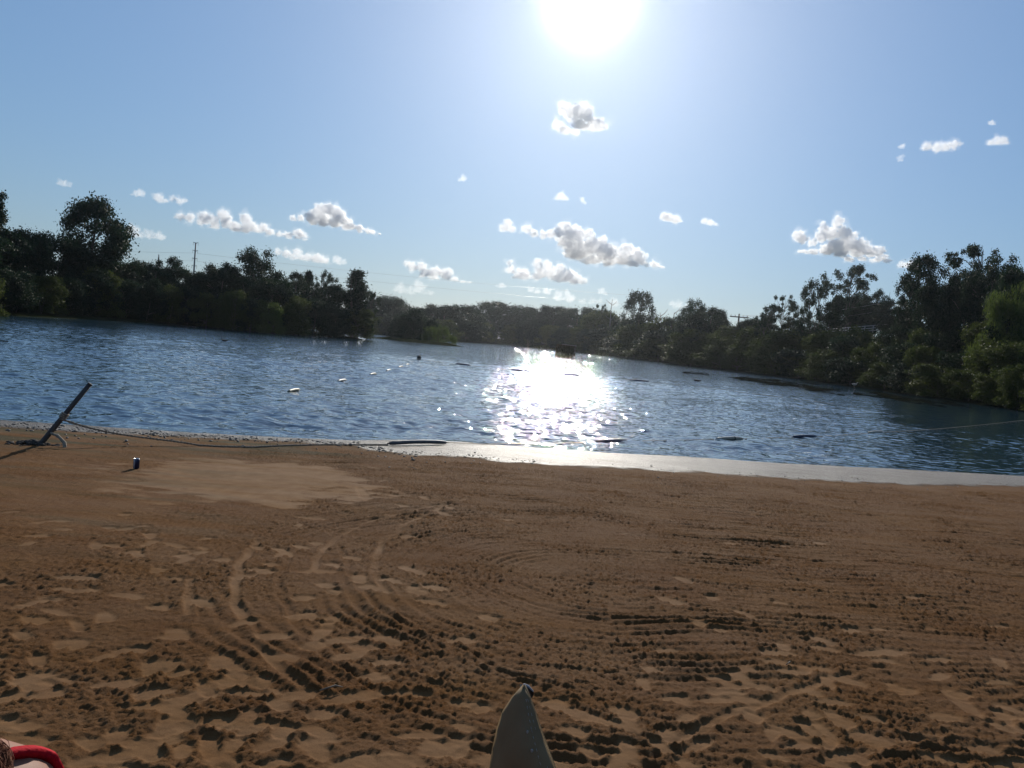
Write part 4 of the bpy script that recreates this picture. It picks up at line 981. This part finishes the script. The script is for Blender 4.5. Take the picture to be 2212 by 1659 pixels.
    for s in (-1, 1):
        pts = []
        for c, nrm in seen:
            if s < 0: q = bvh.find_nearest(Vector((-c.x, c.y, c.z))); c, nrm = q[0], q[1]
            pts.append((c+nrm*.004, nrm))
        bm = bmesh.new(); prev = None
        for i, (c, nrm) in enumerate(pts):
            t_ = (pts[min(i+1, len(pts)-1)][0]-pts[max(i-1, 0)][0]).normalized(); sd = t_.cross(nrm).normalized()*.0033
            ring = [bm.verts.new(x) for x in (c+sd, c+sd*.8+nrm*.003, c-sd*.8+nrm*.003, c-sd, c-sd*.8-nrm*.004, c+sd*.8-nrm*.004)]
            if prev:
                for j in range(6): bm.faces.new((prev[j], prev[(j+1) % 6], ring[(j+1) % 6], ring[j]))
            prev = ring
        bm_obj('strap', bm, M_RED, root)
    # face and ears
    head = Vector((0, .02, 1.50))*k
    bm = bmesh.new(); bmesh.ops.create_cone(bm, segments=8, cap_ends=True, radius1=.014*k, radius2=.006*k, depth=.05*k, matrix=Matrix.Translation(head+Vector((0, .095*k, -.01*k))) @ Matrix.Rotation(radians(-25), 4, 'X')); bm_obj('nose', bm, m_skin, body)
    for s in (-1, 1):
        bm = bmesh.new(); bmesh.ops.create_uvsphere(bm, u_segments=12, v_segments=8, radius=.012*k, matrix=Matrix.Translation(head+Vector((s*.03*k, .082*k, .012*k)))); bm_obj('eye', bm, noisy('eye_white', (.5, .5, .5), (.7, .7, .7), 5, .2), body)
        bm = bmesh.new(); bmesh.ops.create_uvsphere(bm, u_segments=12, v_segments=8, radius=1, matrix=Matrix.Translation(head+Vector((s*.082*k, 0, -.005*k))) @ Matrix.Diagonal((.01*k, .018*k, .03*k, 1))); bm_obj('ear', bm, m_skin, body)
    bm = bmesh.new(); bmesh.ops.create_uvsphere(bm, u_segments=12, v_segments=8, radius=1, matrix=Matrix.Translation(head+Vector((0, .085*k, -.045*k))) @ Matrix.Diagonal((.024*k, .01*k, .008*k, 1))); bm_obj('mouth', bm, noisy('lips', (.35, .09, .08), (.42, .13, .11), 10, .4), body)
    # long hair: locks from the scalp down the back and over the shoulder blade
    rs = np.random.RandomState(8); bm = bmesh.new()
    bmesh.ops.create_uvsphere(bm, u_segments=20, v_segments=14, radius=1, matrix=Matrix.Translation(head+Vector((0, -.018*k, .018*k))) @ Matrix.Diagonal((.092*k, .095*k, .098*k, 1)))
    for i in range(1100):
        a = rs.uniform(-1.9, 1.9); top = head+Vector((sin(a)*.088*k, -cos(a)*.085*k-.01, rs.uniform(-.02, .07)*k))
        L = rs.uniform(.20, .36)*k; out = Vector((sin(a)*rs.uniform(.0, .06), -.02-.05*rs.rand(), 0))*k; pts = []
        for j in range(7):
            t = j/6; q = top+Vector((0, 0, -L*t))+out*math.sin(t*1.9)+Vector(rs.normal(0, .004, 3))
            h = bvh.find_nearest(q)
            if h[0] is not None and (q-h[0]).dot(h[1]) < .012: q = h[0]+h[1]*(.010+.012*rs.rand())
            pts.append(q)
        for _ in range(3): pts = [pts[0]] + [(x+y*2+z)/4 for x, y, z in zip(pts, pts[1:], pts[2:])] + [pts[-1]]
        tube(bm, pts, [.0015, .0018, .0019, .0018, .0016, .0013, .0006], 4)
    for i in range(900):                                                 # locks drawn forward over the near shoulder
        a = rs.uniform(.9, 2.2); top = head+Vector((sin(a)*.088*k, -cos(a)*.085*k-.01, rs.uniform(-.04, .06)*k)); pts = []
        e = Vector((rs.uniform(.06, .118), rs.uniform(-.10, .02), rs.uniform(1.16, 1.30)))*k; m_ = Vector((.075+.03*rs.rand(), -.02+.03*rs.normal(), 1.38))*k
        for j in range(9):
            t = j/8; q = top*(1-t)**2+m_*2*t*(1-t)+e*t*t+Vector(rs.normal(0, .003, 3)); h = bvh.find_nearest(q)
            if h[0] is not None and (q-h[0]).dot(h[1]) < .010: q = h[0]+h[1]*(.007+.010*rs.rand())
            pts.append(q)
        for _ in range(3): pts = [pts[0]] + [(x+y*2+z)/4 for x, y, z in zip(pts, pts[1:], pts[2:])] + [pts[-1]]
        tube(bm, pts, [.0006, .0007, .0007, .0007, .0006, .0006, .0005, .0004, .0002], 4)
    for i in range(1300):                                                 # strands lying on the shoulder itself
        px = rs.uniform(-90, -12); h1 = hit(o, (inv.to_3x3() @ ray(px, rs.uniform(1610, 1640))).normalized()); h2 = hit(o, (inv.to_3x3() @ ray(px+rs.uniform(-4, 14), rs.uniform(1680, 1760))).normalized())
        if not h1 or not h2: continue
        p0 = Vector((.05*k, (-.05+.02*rs.normal())*k, 1.385*k)); p1 = h1[0]+h1[1]*rs.uniform(.006, .016); p2 = h2[0]+h2[1]*rs.uniform(.003, .009); pts = []
        for j in range(13):
            t = j/12; q = p0*(1-t)**2+(p1*1.6-p0*.3-p2*.3)*2*t*(1-t)+p2*t*t; n_ = bvh.find_nearest(q)
            if n_[0] is not None and (q-n_[0]).dot(n_[1]) < .003: q = n_[0]+n_[1]*.0035
            pts.append(q)
        tube(bm, pts, [.00022]*11+[.0002, .0001], 4)
    bm_obj('hair', bm, M_HAIR, root)
    tag(root, 'person with red straps and long reddish hair, shoulder showing at the bottom left corner', 'person')
build_person()

# ------------------------------------------------------------------ clouds: real volumes of droplets a few kilometres off
def cloud_mat(dens):
    m = bpy.data.materials.new('cloud_droplets'); m.use_nodes = True; nt = m.node_tree; nt.nodes.clear()
    out = nt.nodes.new('ShaderNodeOutputMaterial'); v = nt.nodes.new('ShaderNodeVolumeScatter')
    v.inputs['Color'].default_value = (1, 1, 1, 1); v.inputs['Density'].default_value = dens; v.inputs['Anisotropy'].default_value = .45
    nt.links.new(v.outputs[0], out.inputs['Volume']); return m
def puff_mesh(puffs, D, ctr, rs, grow, voxel, disp, freq, octv, H):
    bm = bmesh.new(); pw = D/FPX; xs_ = [p_[0] for p_ in puffs]; span = max(xs_)-min(xs_)
    rmean = float(np.mean([p_[2] for p_ in puffs]))
    for px, py, r_ in puffs:
        c0 = at(px, py, D + rs.normal(0, .10)*min(span, 120)*pw)
        for j in range(6):
            if j == 0: c, rr = c0, r_*.98*pw*grow
            else:
                d = Vector(rs.normal(size=3)).normalized(); d.z = abs(d.z)*.8-.15; rr = r_*rs.uniform(.28, .5)*pw*grow; c = c0+d*r_*.85*pw
            bmesh.ops.create_icosphere(bm, subdivisions=2, radius=rr, matrix=Matrix.Translation(c-ctr) @ Matrix.Diagonal((1, 1, .9, 1)))
    me = bpy.data.meshes.new('cloud'); bm.to_mesh(me); bm.free()
    tmp = bpy.data.objects.new('tmp', me); COL.objects.link(tmp)
    rm = tmp.modifiers.new('remesh', 'REMESH'); rm.mode = 'VOXEL'; rm.voxel_size = max(.9*pw, rmean*voxel*pw)
    sm = tmp.modifiers.new('smooth', 'SMOOTH'); sm.factor = .5; sm.iterations = 2
    dg = bpy.context.evaluated_depsgraph_get(); cme = bpy.data.meshes.new_from_object(tmp.evaluated_get(dg)); bpy.data.objects.remove(tmp)
    n = len(cme.vertices); co = np.empty(n*3, np.float32); no = np.empty(n*3, np.float32)
    cme.vertices.foreach_get('co', co); cme.vertices.foreach_get('normal', no); co = co.reshape(-1, 3); no = no.reshape(-1, 3)
    f1 = freq/(rmean*pw); sh_ = Vector(rs.uniform(-50, 50, 3))
    dsp = np.array([mnoise.fractal(Vector(q)*f1+sh_, H, 2.1, octv) for q in co.tolist()], np.float32)
    co += no*(dsp*rmean*disp*pw)[:, None]
    zl = np.percentile(co[:, 2], 30); lo = co[:, 2] < zl; co[lo, 2] = zl+(co[lo, 2]-zl)*.55          # flat base
    cme.vertices.foreach_set('co', co.ravel()); cme.update(); cme.materials.clear()
    cme.polygons.foreach_set('use_smooth', [True]*len(cme.polygons))
    return cme, rmean*pw
def cloud(puffs, D, thick, lab, seed=0):
    xs_ = [p_[0] for p_ in puffs]
    ctr = at(sum(xs_)/len(xs_), sum(p_[1] for p_ in puffs)/len(puffs), D)
    root = empty('cloud', ctr); root.empty_display_size = 50
    if thick > .5:
        me, rw = puff_mesh(puffs, D, ctr, np.random.RandomState(seed+5), .93, .055, .42, 1.5, 6, .6)
        me.name = 'core'; mesh_obj('core', me, cloud_mat(.65*thick/rw), root)
    # torn thin edge round the dense heart
    me, rw = puff_mesh(puffs, D, ctr, np.random.RandomState(seed+5), 1.14, .07, .9, 1.0, 6, .5)
    me.name = 'veil'; mesh_obj('veil', me, cloud_mat((.12 if thick > .5 else .6*thick)/rw), root)
    tag(root, lab, 'cloud', 'fair-weather clouds'); return root
def zc(L, ox, oy, s): return [(ox+a*s, oy+b*s, c*s) for a, b, c in L]
cloud([(1218,232,16),(1235,245,20),(1258,243,24),(1265,262,24),(1250,272,16),(1285,270,20),(1303,273,10),(1205,272,14),(1220,286,16),(1240,290,13)], 3300, 1.8, 'bright white cloud directly below the sun', 1)
Z3 = (840.5, 423, .2942); Z2 = (271, 401, .2942); Z4 = (1572.7, 227.8, .2893)
cloud(zc([(1300,240,60),(1360,300,90),(1290,330,70),(1380,400,110),(1470,290,50),(1500,370,80),(1560,340,50),(1600,420,90),(1500,480,70),(1620,490,70),(1740,400,60),(1720,470,80),(1820,440,60),(1840,490,50),(1780,520,45),(1950,520,40),(1990,540,25),(1890,535,25),(1440,520,40),(1600,530,40),(1010,245,35),(1060,275,35),(1130,285,35),(1190,280,40),(1240,270,45)], *Z3), 9000, 2.2, 'largest cloud, long bank with a grey base right of the middle', 2)
cloud(zc([(870,200,35),(850,240,40),(900,250,35),(830,260,25)], *Z3), 9000, 1.1, 'small upright puff left of the largest cloud', 3)
cloud(zc([(885,490,28),(895,545,35),(950,570,40),(1000,570,40),(1000,600,50),(1090,500,40),(1120,560,60),(1160,510,45),(1200,570,60),(1260,530,40),(1290,590,65),(1340,600,60),(1400,620,45),(1430,640,28),(1360,640,40),(1240,620,50),(1080,600,40),(930,600,30)], *Z3), 10500, 1.3, 'pale two-humped cloud below the largest cloud', 4)
cloud(zc([(130,495,25),(170,520,40),(240,520,42),(270,570,45),(340,560,48),(400,570,42),(440,560,32),(330,600,40),(420,600,40),(480,620,35),(540,640,25),(580,645,18),(240,590,25),(600,640,12)], *Z3), 11000, 1.1, 'sloping pale cloud above the islet', 5)
cloud(zc([(2020,150,32),(2050,165,40),(2095,180,38),(2130,185,20)], *Z3), 7500, 1.5, 'small lens-shaped cloud right of the largest cloud', 6)
cloud([(1212,425,11),(1204,430,7),(1222,430,7)], 6500, .6, 'faint puff between the sunlit cloud and the largest cloud', 7)
cloud([(1257,431,6),(1262,439,5)], 6500, .35, 'tiny wisp right of the faint puff below the sunlit cloud', 8)
cloud([(1522,478,8),(1535,482,9),(1545,486,5)], 7800, .8, 'tiny cloud right of the lens-shaped cloud', 9)
cloud(zc([(1440,170,50),(1490,170,45),(1400,200,50),(1350,225,40),(1290,240,30),(1230,240,28),(1540,200,60),(1450,240,60),(1380,260,45),(1580,240,50),(1530,280,50),(1620,270,45),(1660,310,40),(1720,320,40),(1780,345,35),(1810,370,28),(1620,320,35),(1720,360,25),(1860,385,12),(1450,290,40)], *Z2), 7500, 2.0, 'crisp heaped cloud with a blue-grey base above the left bank', 10)
cloud(zc([(400,230,35),(470,235,40),(580,230,48),(560,265,35),(640,250,45),(720,220,52),(740,270,50),(660,290,40),(800,300,50),(880,240,48),(900,290,55),(880,330,45),(960,330,40),(1010,310,40),(1060,350,42),(1130,365,35),(1190,370,40),(1260,350,40),(1300,370,38),(1270,400,28),(1310,420,22),(1340,390,15),(1200,400,25),(820,330,35)], *Z2), 8200, 1.3, 'long low cloud above the tall steel pole', 11)
cloud(zc([(105,58,30),(70,65,18)], *Z2), 7500, .45, 'tiny faint puff left of the hazy streak cloud', 12)
cloud(zc([(235,85,35),(250,110,35),(290,115,25),(350,95,28),(400,115,30),(440,110,20)], *Z2), 7500, .55, 'faint hazy streak of cloud right of the big round-topped tree', 13)
cloud(zc([(1120,485,28),(1180,500,35),(1260,490,35),(1290,530,35),(1340,530,38),(1410,540,50),(1460,560,40),(1230,525,30),(1412,500,14)], *Z2), 11500, .9, 'low pale cloud just right of the lacy domed tree', 14)
cloud(zc([(1560,550,35),(1600,560,15)], *Z2), 12000, .4, 'tiny faint cloud right of the low pale cloud', 15)
cloud(zc([(60,330,45),(90,370,35),(180,360,40),(230,380,35)], *Z2), 10000, .45, 'faint cloud beside the big round-topped tree', 16)
cloud(zc([(80,690,40),(150,690,35),(225,680,45),(290,710,30)], *Z3), 13000, 0.25, 'faint cloud low over the channel left of the islet', 17)
cloud(zc([(1160,700,28),(1090,705,25),(1040,690,22)], *Z3), 13000, 0.39, 'small grey puff below the two-humped cloud', 18)
cloud(zc([(1240,740,32),(1320,745,40),(1290,755,25)], *Z3), 13500, 0.33, 'low grey puff just above the far shore trees', 19)
cloud(zc([(1420,775,25),(1490,780,25),(1550,775,22),(1650,790,35)], *Z3), 14000, 0.19, 'faint string of cloud behind the dead snags', 20)
cloud(zc([(830,660,25),(790,665,14)], *Z3), 13500, 0.22, 'faint puff left of the two-humped cloud', 21)
cloud(zc([(1560,700,25),(1590,720,18)], *Z3), 13000, 0.25, 'faint puff left of the lone upright tree', 22)
cloud(zc([(2120,800,35),(2080,790,25),(2170,815,22)], *Z3), 13500, 0.22, 'faint cloud behind the rounded tree on the right bank', 23)
cloud(zc([(825,865,45),(830,930,55),(705,885,25),(720,920,35),(780,960,60),(700,980,50),(530,975,50),(560,1000,40),(630,1020,35),(870,960,55),(940,970,35),(890,1040,80),(800,1060,70),(730,1080,55),(640,1100,40),(600,1100,35),(550,1105,30),(980,1040,60),(960,1100,60),(1050,1080,50),(1070,1110,45),(1130,1090,45),(1150,1140,45),(1180,1190,35),(1100,1180,40),(1000,1170,40),(900,1180,40),(840,1130,50),(750,1110,40)], *Z4), 6200, 2.0, 'towering white cloud above the right bank', 24)
cloud(zc([(1300,1190,35),(1360,1195,40),(1400,1210,25)], *Z4), 6500, .7, 'small cloud right of the towering white cloud', 25)
cloud(zc([(1490,310,40),(1560,315,45),(1620,310,45),(1690,295,40),(1720,290,25),(1470,345,25)], *Z4), 3200, .9, 'flat white cloud high at the right', 26)
cloud(zc([(1960,280,30),(2010,265,38),(2050,265,38),(2080,275,20)], *Z4), 3200, .8, 'white puff nearest the right picture edge', 27)
cloud(zc([(1967,130,20),(1975,140,14)], *Z4), 3000, .5, 'tiny puff above the cloud nearest the right picture edge', 28)
cloud(zc([(1300,305,20),(1310,315,12)], *Z4), 3200, .4, 'tiny puff left of the flat white cloud', 29)
cloud(zc([(1285,400,25)], *Z4), 3200, .25, 'fainter tiny puff below the other left of the flat white cloud', 30)
cloud([(135,396,9),(145,398,6)], 7000, .3, 'tiny faint puff above the big round-topped tree', 31)
cloud([(1000,386,7),(994,388,5)], 7000, .3, 'tiny faint puff left of the middle of the sky', 32)

# ------------------------------------------------------------------ the summer air over the lake
hm = bpy.data.materials.new('haze'); hm.use_nodes = True; hn = hm.node_tree; hn.nodes.clear()
ho = hn.nodes.new('ShaderNodeOutputMaterial'); hv = hn.nodes.new('ShaderNodeVolumePrincipled')
hv.inputs['Color'].default_value = (.86, .92, 1.0, 1); hv.inputs['Density'].default_value = .0001; hv.inputs['Anisotropy'].default_value = .85
hn.links.new(hv.outputs[0], ho.inputs['Volume'])
bm = bmesh.new(); box(bm, (0, 1950, 15), (7000, 8600, 36))
tag(bm_obj('haze', bm, hm, smooth=False), 'thin summer haze over the lake', 'haze', kind='stuff')
